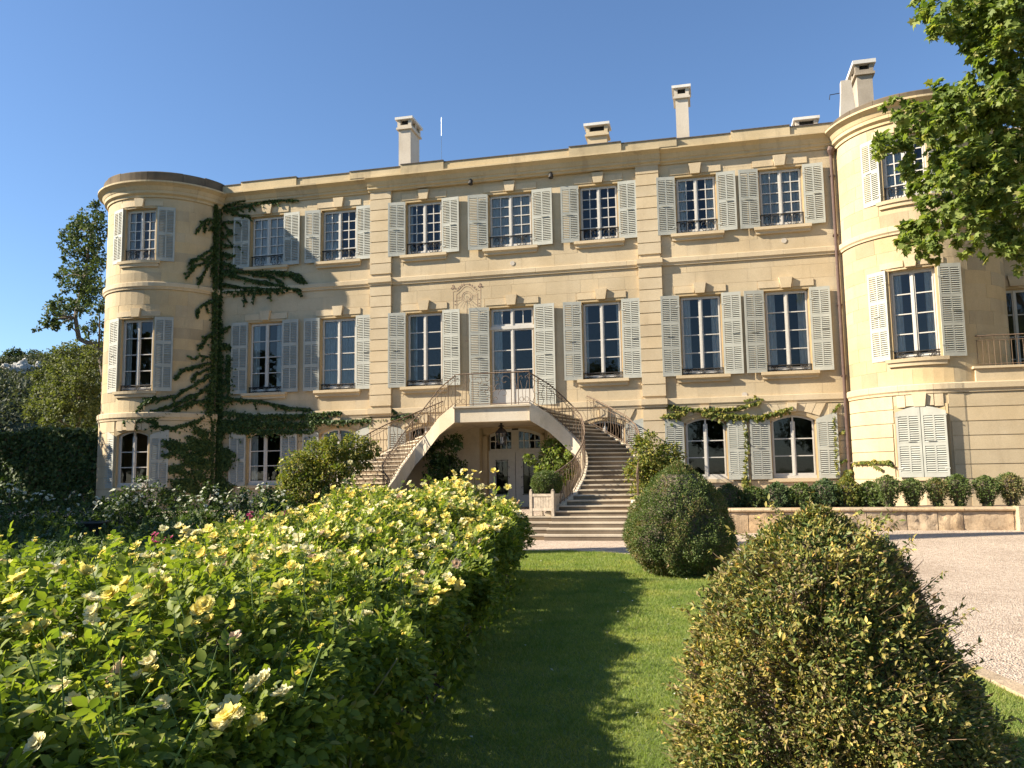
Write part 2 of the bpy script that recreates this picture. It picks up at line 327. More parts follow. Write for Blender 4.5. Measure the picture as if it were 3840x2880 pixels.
LEAF6 = (np.array([(0, 0, 0), (-.27, .3, .07), (-.27, .62, .06), (0, 1, -.08), (.27, .62, .06), (.27, .3, .07), (0, .48, 0)]),
         np.array([(0, 6, 1), (6, 2, 1), (6, 3, 2), (6, 4, 3), (6, 5, 4), (0, 5, 6)]))
def compound(leaf, nl, spread=0.62):
    vs, fs = [], []
    for i in range(nl):
        if i == 0: base, ang, sc = (0, .52, 0), 0.0, .52
        else:
            k = (i+1)//2; sgn = 1 if i % 2 else -1; base = (0, .56-.22*k+.06, 0); ang = sgn*1.05; sc = .46-.05*k
        c, s_ = math.cos(ang), math.sin(ang)
        v = leaf[0]*sc; w = np.stack([v[:, 0]*c+v[:, 1]*s_, -v[:, 0]*s_+v[:, 1]*c, v[:, 2]-0.10*np.abs(v[:, 1]*s_)], 1)+np.array(base)
        fs.append(leaf[1]+sum(len(a) for a in vs)); vs.append(w)
    return np.concatenate(vs), np.concatenate(fs)
ROSE5 = compound(LEAF6, 5); ROSE5B = compound(LEAF2, 5); ROSE3B = compound(LEAF2, 3)
PL = [(0, 0, 0), (-.18, .1, .03), (-.5, .12, -.03), (-.34, .4, .05), (-.52, .62, -.05), (-.2, .62, .04), (0, 1, -.06), (.2, .62, .04), (.52, .62, -.05), (.34, .4, .05), (.5, .12, -.03), (.18, .1, .03)]
PLANE = (np.array(PL), np.array([(0, i+1, i) for i in range(1, 11)]))
IVY = (np.array([(0, 0, 0), (-.5, .22, .04), (-.28, .6, .06), (0, 1, -.06), (.28, .6, .06), (.5, .22, .04)]), np.array([(0, 2, 1), (0, 3, 2), (0, 4, 3), (0, 5, 4)]))
BLADE = (np.array([(-.06, 0, 0), (.06, 0, 0), (0, 1, .18)]), np.array([(0, 1, 2)]))
def rnd_dirs(n): return unit(RNG.normal(size=(n, 3)))
def vnoise(P, scale, seed=0.0):     # cheap smooth value noise on N x 3 points
    P = np.asarray(P, float)*scale+seed*17.3; i = np.floor(P).astype(np.int64); f = P-i; f = f*f*(3-2*f)
    def h(a):
        v = (a[:, 0]*374761393+a[:, 1]*668265263+a[:, 2]*2147483647) & 0xffffffff
        v = ((v ^ (v >> 13))*1274126177) & 0xffffffff; return ((v ^ (v >> 16)) & 0xffff)/65535.0
    r = 0
    for dx in (0, 1):
        for dy in (0, 1):
            for dz in (0, 1):
                w = (f[:, 0] if dx else 1-f[:, 0])*(f[:, 1] if dy else 1-f[:, 1])*(f[:, 2] if dz else 1-f[:, 2])
                r = r+w*h(i+np.array([dx, dy, dz]))
    return r
def smooth(x, a, b): t = np.clip((np.asarray(x, float)-a)/(b-a), 0, 1); return t*t*(3-2*t)
def lerp_table(tab, z):
    tab = sorted(tab); zs = [r[0] for r in tab]
    return tuple(float(np.interp(z, zs, [r[k] for r in tab])) for k in range(1, len(tab[0])))
# ================================================================== GROUND
def ground_z(x, y): return 0.15*smooth(x, -2, 4)*smooth(y, 14, 21)
def sheet(name, xs, ys, zf, mat):
    X, Y = np.meshgrid(xs, ys); Z = zf(X, Y); V = np.stack([X, Y, Z], -1).reshape(-1, 3); nx = len(xs)
    i = np.arange(len(ys)-1)[:, None]*nx+np.arange(nx-1)[None]; i = i.ravel()
    return struct(new_obj(name, np_mesh(name, V, np.stack([i, i+1, i+nx+1, i+nx], 1)), mat))
sheet('terrain', np.linspace(-1600, 1600, 9), np.linspace(-1600, 1600, 9), lambda x, y: x*0-0.10, 'field')
sheet('gravel_court', np.linspace(-45, 30, 76), np.linspace(0, 31, 57), lambda x, y: ground_z(x, y)-0.004, 'gravel')
def hedge_xr(y): return -1.92-0.132*(np.asarray(y, float)-4.74)
EDGE = [(-6, 17.75), (-3.95, 17.7), (-2.8, 17.6), (-1.5, 16.95), (-0.4, 15.6), (0.35, 13.8), (1.0, 11.5), (1.6, 9.2), (2.04, 7.3), (2.2, 6.3), (2.5, 4.0), (2.75, 0.5), (2.9, -3)]
ey = [p[1] for p in EDGE][::-1]; ex = [p[0] for p in EDGE][::-1]
def lawn_xr(y): return np.interp(y, ey, ex)
def lawn_xl(y): return np.where(np.asarray(y) < 12.9, hedge_xr(y)+0.02+0.10*np.sin(np.asarray(y)*2.3), -6.3)
def strip(name, ys, xl, xr, n, z, mat):
    V = []
    for y in ys:
        a, b = float(xl(y)), float(xr(y)); V += [(a+(b-a)*k/n, y, z+float(ground_z(a+(b-a)*k/n, y))) for k in range(n+1)]
    i = (np.arange(len(ys)-1)[:, None]*(n+1)+np.arange(n)[None]).ravel()
    return struct(new_obj(name, np_mesh(name, np.array(V), np.stack([i, i+1, i+n+2, i+n+1], 1)), mat))
strip('lawn', np.linspace(-2.5, 17.68, 90), lawn_xl, lawn_xr, 10, 0.025, 'lawn')
strip('flower_bed', np.linspace(-2.5, 22.2, 62), lambda y: -40.0, lambda y: float(hedge_xr(y))+0.05 if y < 13.6 else -6.5, 8, 0.02, 'soil')
ZT = 0.54; XC = -6.40; ZL = 3.76; FY = 28.0
te = struct(MB().box(-27, 18, 22.32, 30, -0.3, ZT).build('terrace', 'gravel'))
# kerb stones along the lawn
kerb = thing('lawn_kerb', 'pale stone edging between the lawn corner and the gravel', 'kerb', (2.0, 7.0, 0))
for i in range(16):
    y0 = 1.0+i*0.62; y1 = y0+0.605
    a0, a1 = float(lawn_xr(y0)), float(lawn_xr(y1)); w = 0.15
    MB().prism_z([(a0, y0), (a0+w, y0), (a1+w, y1), (a1, y1)], -0.08, 0.05+0.008*random.random()+float(ground_z(a0, y0))).build('kerb_stone', 'wallold', kerb)
# ================================================================== WINDOWS, SHUTTERS
def scroll(cx, cz, r, a0, a1, y, n=9, shrink=0.35):
    return [(cx+math.cos(a0+(a1-a0)*i/n)*r*(1-(1-shrink)*i/n), y, cz+math.sin(a0+(a1-a0)*i/n)*r*(1-(1-shrink)*i/n)) for i in range(n+1)]
def grille_mesh(w, h, small=False):
    b = MB(); y = 0
    b.tube([(-w/2-.04, y, h), (w/2+.04, y, h)], .020, 5); b.tube([(-w/2-.02, y, .04), (w/2+.02, y, .04)], .015, 5)
    for sx in (-1, 1): b.tube([(sx*(w/2-.03), y, 0), (sx*(w/2-.03), y, h)], .014, 5)
    k = 2 if not small else 3
    for i in range(k):
        x = -w/2+w*(i+.5)/k; rr = min(h*.24, w/k*.22)
        for sx in (-1, 1):
            b.tube(scroll(x+sx*rr*1.05, h*.70, rr, math.pi*(1 if sx < 0 else 0)-sx*0.5, math.pi*(1 if sx < 0 else 0)+sx*4.6, y), .012, 4)
            b.tube(scroll(x+sx*rr*0.95, h*.28, rr*.85, math.pi*(1 if sx < 0 else 0)+sx*0.6, math.pi*(1 if sx < 0 else 0)-sx*4.4, y), .012, 4)
        b.tube([(x, y, .05), (x, y, h)], .009, 4)
    return b.mesh('grille')
GR = {}
def arch_z(x, w, z1, rise): return z1-rise*(2*x/w)**2          # shallow segmental head
def window(par, Mw, w, z0, z1, kind, rise=0.0, curtain='none', grille=None, rd=0.13):
    b = MB(); y0, y1 = rd-.02, rd+.045; fw = .065
    top = z1-rise
    for sx in (-1, 1):
        xa, xb = sorted((sx*w/2, sx*(w/2-fw))); b.box(xa, xb, y0, y1, z0, top+(0.01 if not rise else arch_z(sx*(w/2-fw/2), w, z1, rise)-top))
    b.box(-w/2, w/2, y0-.03, y1, z0, z0+.09)
    if not rise: b.box(-w/2, w/2, y0, y1, z1-fw, z1)
    else:
        n = 10
        for i in range(n):
            xa = -w/2+w*i/n; xb = xa+w/n; za, zb = arch_z(xa, w, z1, rise), arch_z(xb, w, z1, rise)
            b.prism([(xa, za-.08), (xb, zb-.08), (xb, zb+.005), (xa, za+.005)], y0, y1)
    cells = []; m = .016
    def casements(za, zb, cols, rows, mid=.026, panel=0.0):
        for sx in (-1, 1):
            xa, xb = (-w/2+fw, -mid) if sx < 0 else (mid, w/2-fw)
            s_ = .042
            b.box(xa, xa+s_, y0-.012, y1-.015, za, zb); b.box(xb-s_, xb, y0-.012, y1-.015, za, zb)
            b.box(xa, xb, y0-.010, y1-.016, za, za+.07+panel)
            if not rise: b.box(xa, xb, y0-.010, y1-.016, zb-.05, zb)
            gx0, gx1, gz0, gz1 = xa+s_, xb-s_, za+.07+panel, zb-(.05 if not rise else 0)
            for c in range(1, cols): q = gx0+(gx1-gx0)*c/cols; b.box(q-m, q+m, y0+.002, y1-.018, gz0, gz1)
            for r in range(1, rows): q = gz0+(gz1-gz0)*r/rows; b.box(gx0, gx1, y0+.004, y1-.019, q-m, q+m)
            for c in range(cols):
                for r in range(rows):
                    cells.append((gx0+(gx1-gx0)*c/cols, gx0+(gx1-gx0)*(c+1)/cols, gz0+(gz1-gz0)*r/rows, gz0+(gz1-gz0)*(r+1)/rows))
        b.box(-mid, mid, y0-.035, y1-.012, za, zb if not rise else z1-.02)
    if kind == 'upper': casements(z0+.09, z1-fw, 2, 5)
    elif kind == 'first': casements(z0+.09, z1-fw, 1, 4)
    elif kind == 'ground': casements(z0+.09, z1-rise-.02, 1, 3)
    elif kind == 'door':
        zt = z1-.72; b.box(-w/2, w/2, y0-.05, y1, zt-.06, zt+.06)
        casements(zt+.06, z1-fw, 2, 1); casements(z0+.04, zt-.06, 1, 3, panel=.75)
    o = b.build('window', 'frame', par, Mw)
    for (xa, xb, za, zb) in cells:
        if rise and zb > z1-rise-.1:
            zb = z1-rise*0.9-.02
            xm = (xa+xb)/2
            MB().add([(x_, rd+.010, z_) for x_, z_ in [(xa, za), (xb, za), (xb, arch_z(xb, w, z1, rise)-.05), (xm, arch_z(xm, w, z1, rise)-.05), (xa, arch_z(xa, w, z1, rise)-.05)]], [(0, 1, 2, 3, 4)]).build('pane', 'glass', o, Mw)
        else: cube_obj('pane', 'glass', o, xa, xb, rd+.008, rd+.012, za, zb, Mw)
    # curtains hang just inside
    def cloth(xa, xb, za, zb, nfold):
        n = nfold*6; c = MB(); V = []
        for i in range(n+1):
            x = xa+(xb-xa)*i/n; y = rd+.065+.018*math.sin(i/n*nfold*2*math.pi)+.01*math.sin(i*1.7)
            V += [(x, y, za), (x, y, zb)]
        c.add(V, [(2*i, 2*i+2, 2*i+3, 2*i+1) for i in range(n)]); c.build('curtain', 'curtain', o, Mw, True)
    zt = z1-.02 if not rise else z1-rise
    zb_ = z0+.05 if kind != 'door' else z0+.1
    if curtain == 'full': cloth(-w/2+.02, -.01, zb_, zt, 7); cloth(.01, w/2-.02, zb_, zt, 7)
    if curtain in ('left', 'both'): cloth(-w/2+.02, -w*.25, zb_, zt, 4)
    if curtain in ('right', 'both'): cloth(w*.25, w/2-.02, zb_, zt, 4)
    if curtain == 'lefthalf': cloth(-w/2+.02, -.04, zb_, zt, 6)
    if curtain == 'narrow': cloth(-w/2+.02, -w*.36, zb_, zt, 2); cloth(w*.36, w/2-.02, zb_, zt, 2)
    if grille:
        key = (round(w, 1), grille)
        if key not in GR: GR[key] = grille_mesh(w-.02, grille, grille < .3); GR[key].materials.append(M['iron'])
        new_obj('grille', GR[key], None, o, Mw @ Matrix.Translation((0, .06, z0+.02)))
    return o
SL_CACHE = {}
def shutter(par, Mw, w, z0, z1, panels, single=False, slope=0.0, flip=False):
    # local x from the hinge (0) to the free edge (w); local y: 0 is the back face, -0.035 the front
    T = .035; st = .062; h = z1-z0; b = MB(); mid = .05
    top = lambda x: z1-slope*(1-x/w)**1.6
    b.prism([(0, z0), (st, z0), (st, top(st)), (0, top(0))], -T, 0)
    b.prism([(w-st, z0), (w, z0), (w, top(w)), (w-st, top(w-st))], -T, 0)
    b.box(w/2-mid/2, w/2+mid/2, -T+.002, -.002, z0+.05, top(w/2)-.05)
    edges = [z0+.10+(h-.20-slope)*i/panels for i in range(panels+1)]
    b.box(st, w-st, -T+.001, -.001, z0, edges[0]+.03)
    b.prism([(st, edges[-1]-.02), (w-st, edges[-1]-.02), (w-st, top(w-st)), (w/2, top(w/2)), (st, top(st))], -T+.001, -.001)
    for e in edges[1:-1]: b.box(st, w-st, -T+.001, -.001, e-.055, e+.055)
    o = b.build('shutter', 'shutter', par, Mw)
    sw = (w-2*st-mid)/2; sb = MB(); key = round(sw, 3)
    if key not in SL_CACHE:
        SL_CACHE[key] = MB().prism_x([(-.042, -.025), (-.036, -.030), (.002, .021), (-.004, .026)], 0, sw).mesh('slat'); SL_CACHE[key].materials.append(M['shutter'])
    for i in range(panels):
        a = edges[i]+(.055 if i else .03); c = edges[i+1]-(.055 if i < panels-1 else .02); n = max(3, int(round((c-a)/.062)))
        for k in range(n):
            z = a+(c-a)*(k+.5)/n
            for x in (st, w/2+mid/2):
                if single: new_obj('slat', SL_CACHE[key], None, o, Mw @ Matrix.Translation((x, 0, z)))
                else: sb.prism_x([(-.042, z-.025), (-.036, z-.030), (.002, z+.021), (-.004, z+.026)], x, x+sw)
    if not single: stuff(sb.build('slats', 'shutter', o, Mw))
    for zz in (z0+h*.12, z0+h*.86):
        MB().box(-.02, .12, -T-.008, -T-.001, zz-.016, zz+.016).build('hinge', 'shutter', o, Mw)
    MB().box(w*.45, w*.78, -T-.03, -T-.015, z0+h*.5-.01, z0+h*.5+.012).build('latch', 'shutter', o, Mw)
    return o
def shutter_pair(par, Mw, w, z0, z1, panels, single=False, slope=0.0, sw=None, ang=(4, 4), gap=.05):
    sw = sw or w/2+.005
    # right leaf: hinge at +w/2, free edge further right
    Mr = Mw @ Matrix.Translation((w/2+.012, -gap, 0)) @ Matrix.Rotation(R_(-ang[1]), 4, 'Z')
    shutter(par, Mr, sw, z0, z1, panels, single, slope)
    Ml = Mw @ Matrix.Translation((-w/2-.012, -gap, 0)) @ Matrix.Rotation(R_(ang[0]), 4, 'Z') @ Matrix.Diagonal((-1, 1, 1, 1))
    shutter(par, Ml, sw, z0, z1, panels, single, slope)
def head_stones(par, Mw, w, z1, key=True, curve=None):
    if key:
        MB().prism([(-.15, z1-.03), (.15, z1-.03), (.21, z1+.33), (-.21, z1+.33)], -.125, .02).build('keystone', 'trim', par, Mw)
    for sx in (-1, 1):
        xa, xb = sorted((sx*.185, sx*(w/2+.17))); cube_obj('lintel_stone', 'trim', par, xa, xb, -.035, .02, z1+.004, z1+.225, Mw)
    # raised moulding round the opening
    for sx in (-1, 1):
        xa, xb = sorted((sx*(w/2-.012), sx*(w/2+.10)))
def sill(par, Mw, w, z, mat='trim'):
    b = MB(); b.box(-w/2-.20, w/2+.20, -.17, .10, z-.10, z); b.box(-w/2-.16, w/2+.16, -.09, .05, z-.23, z-.104)
    b.prism_x([(-.15, z-.104), (-.09, z-.15), (-.05, z-.15), (-.05, z-.104)], -w/2-.18, w/2+.18)
    b.build('sill', mat, par, Mw)
def reveal(par, Mw, w, z0, z1, rise=0.0, rd=.13, sill_z=None):
    # stone surround: a stepped moulding inside the opening, and the deep jambs behind it
    b = MB(); t = .055; top = z1-rise
    for sx in (-1, 1):
        xa, xb = sorted((sx*(w/2), sx*(w/2+.10))); b.box(xa, xb, -.012, rd+.25, z0, top)
        xa, xb = sorted((sx*(w/2-.035), sx*(w/2))); b.box(xa, xb, .075, rd+.25, z0, top)
    if not rise: b.box(-w/2-.10, w/2+.10, -.012, rd+.25, z1, z1+.09); b.box(-w/2, w/2, .075, rd+.25, z1-.035, z1)
    else:
        n = 12
        for i in range(n):
            xa = -w/2-.1+(w+.2)*i/n; xb = xa+(w+.2)/n; za, zb = arch_z(xa, w, z1, rise), arch_z(xb, w, z1, rise)
            b.prism([(xa, za), (xb, zb), (xb, zb+.12), (xa, za+.12)], -.012, rd+.25)
    b.box(-w/2-.1, w/2+.1, 0.0, rd+.25, z0-.06, z0)
    b.build('window_surround', 'reveal', par, Mw)
# ================================================================== MAIN BLOCK
ch = thing('chateau', 'long three storey cream stone country house with grey green shutters', 'house', (XC, FY, ZT))
BAYS = [(-16.02, 1.42), (-13.06, 1.43), (-9.70, 1.38), (-6.46, 1.60), (-3.29, 1.36), (0.03, 1.36), (2.78, 1.40)]
U0, U1 = 9.68, 11.68; F0, F1 = 4.84, 7.54; G0, G1, GRISE = 1.40, 3.44, 0.20
XL, XR = -18.6, 5.2
openings = []
for i, (x, w) in enumerate(BAYS):
    openings.append((x-w/2, x+w/2, U0, U1))
    openings.append((x-w/2, x+w/2, F0 if i != 3 else ZL, F1))
    if i == 3: openings.append((x-1.02, x+1.02, ZT, 3.36))
    else: openings.append((x-w/2, x+w/2, G0, G1))
def grid_wall(xs, zs, ops):
    b = MB(); xs = sorted(set(round(v, 4) for v in xs)); zs = sorted(set(round(v, 4) for v in zs))
    idx = {}; V = []
    for i in range(len(xs)-1):
        for j in range(len(zs)-1):
            cx, cz = (xs[i]+xs[i+1])/2, (zs[j]+zs[j+1])/2
            if any(o[0] < cx < o[1] and o[2] < cz < o[3] for o in ops): continue
            b.add([(xs[i], 0, zs[j]), (xs[i+1], 0, zs[j]), (xs[i+1], 0, zs[j+1]), (xs[i], 0, zs[j+1])], [(0, 1, 2, 3)])
    return b
FM = Matrix.Translation((0, FY, 0))
b = grid_wall([XL, XR]+[v for o in openings for v in o[:2]], [0.2, 12.7]+[v for o in openings for v in o[2:]], openings)
me = b.mesh('wall'); bm = bmesh.new(); bm.from_mesh(me); bmesh.ops.remove_doubles(bm, verts=bm.verts, dist=1e-4); bm.to_mesh(me); bm.free()
new_obj('wall', me, 'stone', ch, FM)
b = MB(); b.box(XL, XL+.3, FY+.02, FY+13, .2, 12.7); b.box(XR-.3, XR, FY+.02, FY+13, .2, 12.7); b.box(XL+.3, XR-.3, FY+12.7, FY+13, .2, 12.7)
b.build('side_wall', 'stone', ch)
b = MB(); b.box(XL+.3, XR-.3, FY+.5, FY+12.7, 3.72, 3.86); b.box(XL+.3, XR-.3, FY+.5, FY+12.7, 8.55, 8.7); b.box(XL+.3, XR-.3, FY+4.6, FY+4.75, ZT, 12.5)
for x in (-17.5, -14.5, -11.4, -8.0, -4.9, -1.6, 1.4): b.box(x-.06, x+.06, FY+.5, FY+4.6, ZT, 12.5)
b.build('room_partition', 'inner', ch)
b = MB(); b.box(XL+.3, XR-.3, FY+.28, FY+12.7, 12.55, 12.66); b.build('roof', 'roof', ch)
for i, (x, w) in enumerate(BAYS):
    Mw = wall_frame(x, FY, 0); one = i == 6
    reveal(ch, Mw, w, U0, U1); reveal(ch, Mw, w, F0 if i != 3 else ZL, F1)
    window(ch, Mw, w, U0, U1, 'upper', curtain=['full', 'lefthalf', 'narrow', 'full', 'none', 'both', 'full'][i], grille=.42)
    window(ch, Mw, w, F0 if i != 3 else ZL, F1, 'first' if i != 3 else 'door', curtain=['both', 'full', 'left', 'left', 'narrow', 'both', 'both'][i], grille=.2 if i != 3 else None)
    head_stones(ch, Mw, w, U1+.09); head_stones(ch, Mw, w, F1+.09)
    sill(ch, Mw, w, U0)
    if i != 3: sill(ch, Mw, w, F0)
    sw = [.67, .62, .66, .73, .63, .62, .63][i]
    a = [(3, 3), (4, 3), (5, 4), (6, 4), (5, 3), (5, 4), (5, 4)][i]
    shutter_pair(ch, Mw, w, U0-.01, U1+.02, 2, one, sw=sw, ang=a)
    shutter_pair(ch, Mw, w, (F0 if i != 3 else ZL+.28)-.01, F1+.02, 3 if i != 3 else 4, one, sw=sw, ang=a)
    if i != 3:
        reveal(ch, Mw, w, G0, G1, GRISE); window(ch, Mw, w, G0, G1, 'ground', rise=GRISE, curtain=['left', 'none', 'none', 'none', 'none', 'none', 'none'][i])
        bfill = MB(); n = 12       # masonry between the flat top of the wall opening and the curved head
        for k in range(n):
            xa = -w/2+w*k/n; xb = xa+w/n
            bfill.prism([(xa, arch_z(xa, w, G1, GRISE)), (xb, arch_z(xb, w, G1, GRISE)), (xb, G1+.02), (xa, G1+.02)], .003, .3)
        bfill.build('arch_infill', 'stone', ch, Mw)
        sb_ = MB(); sb_.box(-w/2-.14, w/2+.14, -.08, .12, G0-.11, G0-.001); sb_.build('sill', 'trim', ch, Mw)
        shutter_pair(ch, Mw, w, G0-.02, G1+.01, 2, False, slope=GRISE*.9, sw=sw, ang=a)
        for k in range(-3, 4):     # voussoirs over the segmental head
            xa, xb = (k-.48)*.235, (k+.48)*.235; lift = .10 if k == 0 else 0
            za, zb = arch_z(xa, w+.3, G1+.03, GRISE)+.09, arch_z(xb, w+.3, G1+.03, GRISE)+.09
            f = 1.28
            if k == 0: MB().prism([(xa, za-.03), (xb, zb-.03), (xb*f*1.05, G1+.38), (xa*f*1.05, G1+.38)], -.12, .02).build('keystone', 'trim', ch, Mw)
            else: MB().prism([(xa, za), (xb, zb), (xb*f, G1+.36), (xa*f, G1+.36)], -.036-.006*random.random(), .02).build('voussoir', 'trim', ch, Mw)
# rusticated courses of the ground floor
PIL = [(-11.77, -10.95), (-1.98, -1.20)]
def intervals(x0, x1, cuts):
    out_ = [(x0, x1)]
    for a, c in cuts:
        out_ = [q for (p0, p1) in out_ for q in ([(p0, min(p1, a))] if p0 < a else [])+([(max(p0, c), p1)] if p1 > c else [])]
    return [(p, q) for p, q in out_ if q-p > .08]
nrow = 8; rh = (3.80-ZT)/nrow
for r in range(nrow):
    za, zb = ZT+r*rh, ZT+(r+1)*rh-.028
    cuts = list(PIL)
    for i, (x, w) in enumerate(BAYS):
        if i == 3:
            if za < 3.38: cuts.append((x-1.14, x+1.14))
        elif zb > G0-.12:
            e = w/2+.105 if zb < G1-.1 else .98+(.12 if zb > G1+.1 else 0); cuts.append((x-e, x+e))
    for p, q in intervals(XL, XR, cuts): cube_obj('stone_course', 'stone', ch, p+.004, q-.004, FY-.028-.004*random.random(), FY+.02, za, zb)
# pilaster blocks
for p0, p1 in PIL:
    pc = MB().box(p0+.03, p1-.03, FY-.085, FY+.02, ZT, 12.2).build('pilaster', 'trim', ch)
    z = ZT; k = 0
    while z < 12.1:
        hh = .405
        if not (3.62 < z+hh/2 < 4.12 or 8.55 < z+hh/2 < 9.0):
            cube_obj('pilaster_block', 'trim', pc, p0, p1, FY-.125-.004*random.random(), FY, z+.004, min(z+hh-.026, 12.16))
        z += hh
# string courses
def course(x0, x1, z0, z1, dy, name):
    x = x0
    while x < x1-.05:
        L = min(random.uniform(1.1, 1.7), x1-x)
        if x1-(x+L) < .3: L = x1-x
        b = MB(); d = dy+.003*random.random()
        b.prism_x([(FY+.02, z0), (FY-d*.55, z0), (FY-d*.62, z0+.05), (FY-d, z0+.10), (FY-d, z1-.015), (FY-d+.02, z1), (FY+.02, z1)], x+.002, x+L-.002)
        b.build(name, 'trim', ch); x += L
for p, q in intervals(XL, XR, PIL):
    course(p, q, 3.80, 4.09, .09, 'string_course_stone'); course(p, q, 8.62, 8.88, .10, 'string_course_stone')
for p, q in PIL:
    for z0, z1 in ((3.80, 4.09), (8.62, 8.88)):
        MB().prism_x([(FY+.02, z0), (FY-.16, z0), (FY-.17, z0+.05), (FY-.215, z0+.1), (FY-.215, z1), (FY+.02, z1)], p-.04, q+.04).build('string_course_stone', 'trim', ch)
# ashlar: thin proud stones on the upper walls
ops2 = [(a-.115, c+.115, z0-.06 if z0 > 4 else 0, z1+.10) for a, c, z0, z1 in openings]
ops2 += [(x-w/2-.19, x+w/2+.19, t+.09, t+.33) for x, w in BAYS for t in (U1, F1)]
stones = []; z = 4.10; r = 0
while z < 12.1:
    h = random.choice([.38, .42, .45])
    if 8.5 < z+h and z < 8.62: h = 8.61-z
    if abs(z-8.61) < .02: z = 8.89; h = .42
    h = min(h, 12.14-z)
    if h > .08:
        x = XL-random.uniform(0, .8)
        while x < XR:
            L = random.uniform(.62, 1.25); a, c = max(x, XL), min(x+L, XR)
            for p, q in intervals(a, c, PIL+[(o[0], o[1]) for o in ops2 if o[2] < z+h-.01 and o[3] > z+.01]): stones.append((p, q, z, z+h))
            x += L
    z += h
stones.sort(key=lambda s: -(s[0])); sbm = MB()
for k, (p, q, za, zb) in enumerate(stones):
    d = .004+.004*random.random()
    if k < 300: cube_obj('stone', 'stone', ch, p+.003, q-.003, FY-d, FY+.01, za+.003, zb-.003)
    else: sbm.box(p+.003, q-.003, FY-d, FY+.01, za+.003, zb-.003)
stuff(sbm.build('far_stones', 'stone', ch))
# cornice, parapet and roof-edge tiles
def cornice_prof(o): return [(.02, 12.16), (-.05-o, 12.16), (-.06-o, 12.22), (-.12-o, 12.26), (-.12-o, 12.34), (-.15-o, 12.36), (-.20-o, 12.50), (-.31-o, 12.58), (-.36-o, 12.60), (-.36-o, 12.655), (.02, 12.66)]
def cornice_run(x0, x1, o):
    x = x0
    while x < x1-.05:
        L = min(random.uniform(1.3, 2.0), x1-x)
        if x1-(x+L) < .4: L = x1-x
        j = .006*random.random()
        MB().prism_x([(FY+y-(j if y < 0 else 0), z) for y, z in cornice_prof(o)], x+.002, x+L-.002).build('cornice_stone', 'cornice', ch); x += L
cornice_run(XL, -11.85, 0); cornice_run(-11.85, -1.12, .10); cornice_run(-1.12, XR, 0)
x = XL; k = 0
while x < XR-.05:
    L = min(random.uniform(1.5, 2.6), XR-x); o = .10 if -11.85 < x+L/2 < -1.12 else 0
    top = 12.93+(.05 if k % 3 == 1 else 0); dd = (.05 if k % 3 == 1 else 0)
    cube_obj('parapet_stone', 'cornice', ch, x+.002, x+L-.002, FY-.28-o-dd, FY+.02, 12.664, top)
    cube_obj('parapet_tile', 'tile', ch, x+.002, x+L-.002, FY-.31-o-dd, FY+.05, top+.002, top+.03)
    x += L; k += 1
# chimneys
def chimney(par, px0, px1, py_top, Y, depth, zb, slab_t=.10, stem='chimney', holes=2):
    a = at_y(px0, py_top, Y); c = at_y(px1, py_top, Y); zt = float(a[2]); x0, x1 = float(a[0]), float(c[0]); w = x1-x0; y0, y1 = Y, Y+depth
    ov = .10
    o = MB().box(x0+ov, x1-ov, y0+ov, y1-ov, zb, zt-.50).build('chimney', stem, par)
    MB().box(x0+.02, x1-.02, y0+.02, y1-.02, zt-.50, zt-.42).build('chimney_band', stem, o)
    cap = MB()
    q = .13
    cap.box(x0+.06, x1-.06, y0+.06, y1-.06, zt-.42, zt-.32)
    for (xa, xb) in ((x0+.06, x0+.06+q), (x1-.06-q, x1-.06)):
        for ya, yb in ((y0+.06, y0+.06+q), (y1-.06-q, y1-.06)): cap.box(xa, xb, ya, yb, zt-.32, zt-slab_t-.001)
    if depth > .9:
        for xa, xb in ((x0+.06, x0+.06+q), (x1-.06-q, x1-.06)): cap.box(xa, xb, (y0+y1)/2-.06, (y0+y1)/2+.06, zt-.32, zt-slab_t-.001)
    cap.build('chimney_post', stem, o)
    MB().box(x0+.2, x1-.2, y0+.2, y1-.2, zt-.319, zt-slab_t-.002).build('flue_shade', 'flueshade', o)  # solid near-black block stands in for the shade inside the open cap
    MB().box(x0-.02, x1+.02, y0-.02, y1+.02, zt-slab_t, zt).build('chimney_slab', 'white_slab', o)
chimney(ch, 1483, 1545, 441, 30.2, 1.25, 12.6); chimney(ch, 2190, 2283, 464, 30.0, .7, 12.6, stem='trim')
chimney(ch, 2520, 2588, 322, 30.6, .95, 12.6); chimney(ch, 2976, 3072, 442, 31.0, 1.0, 12.6)
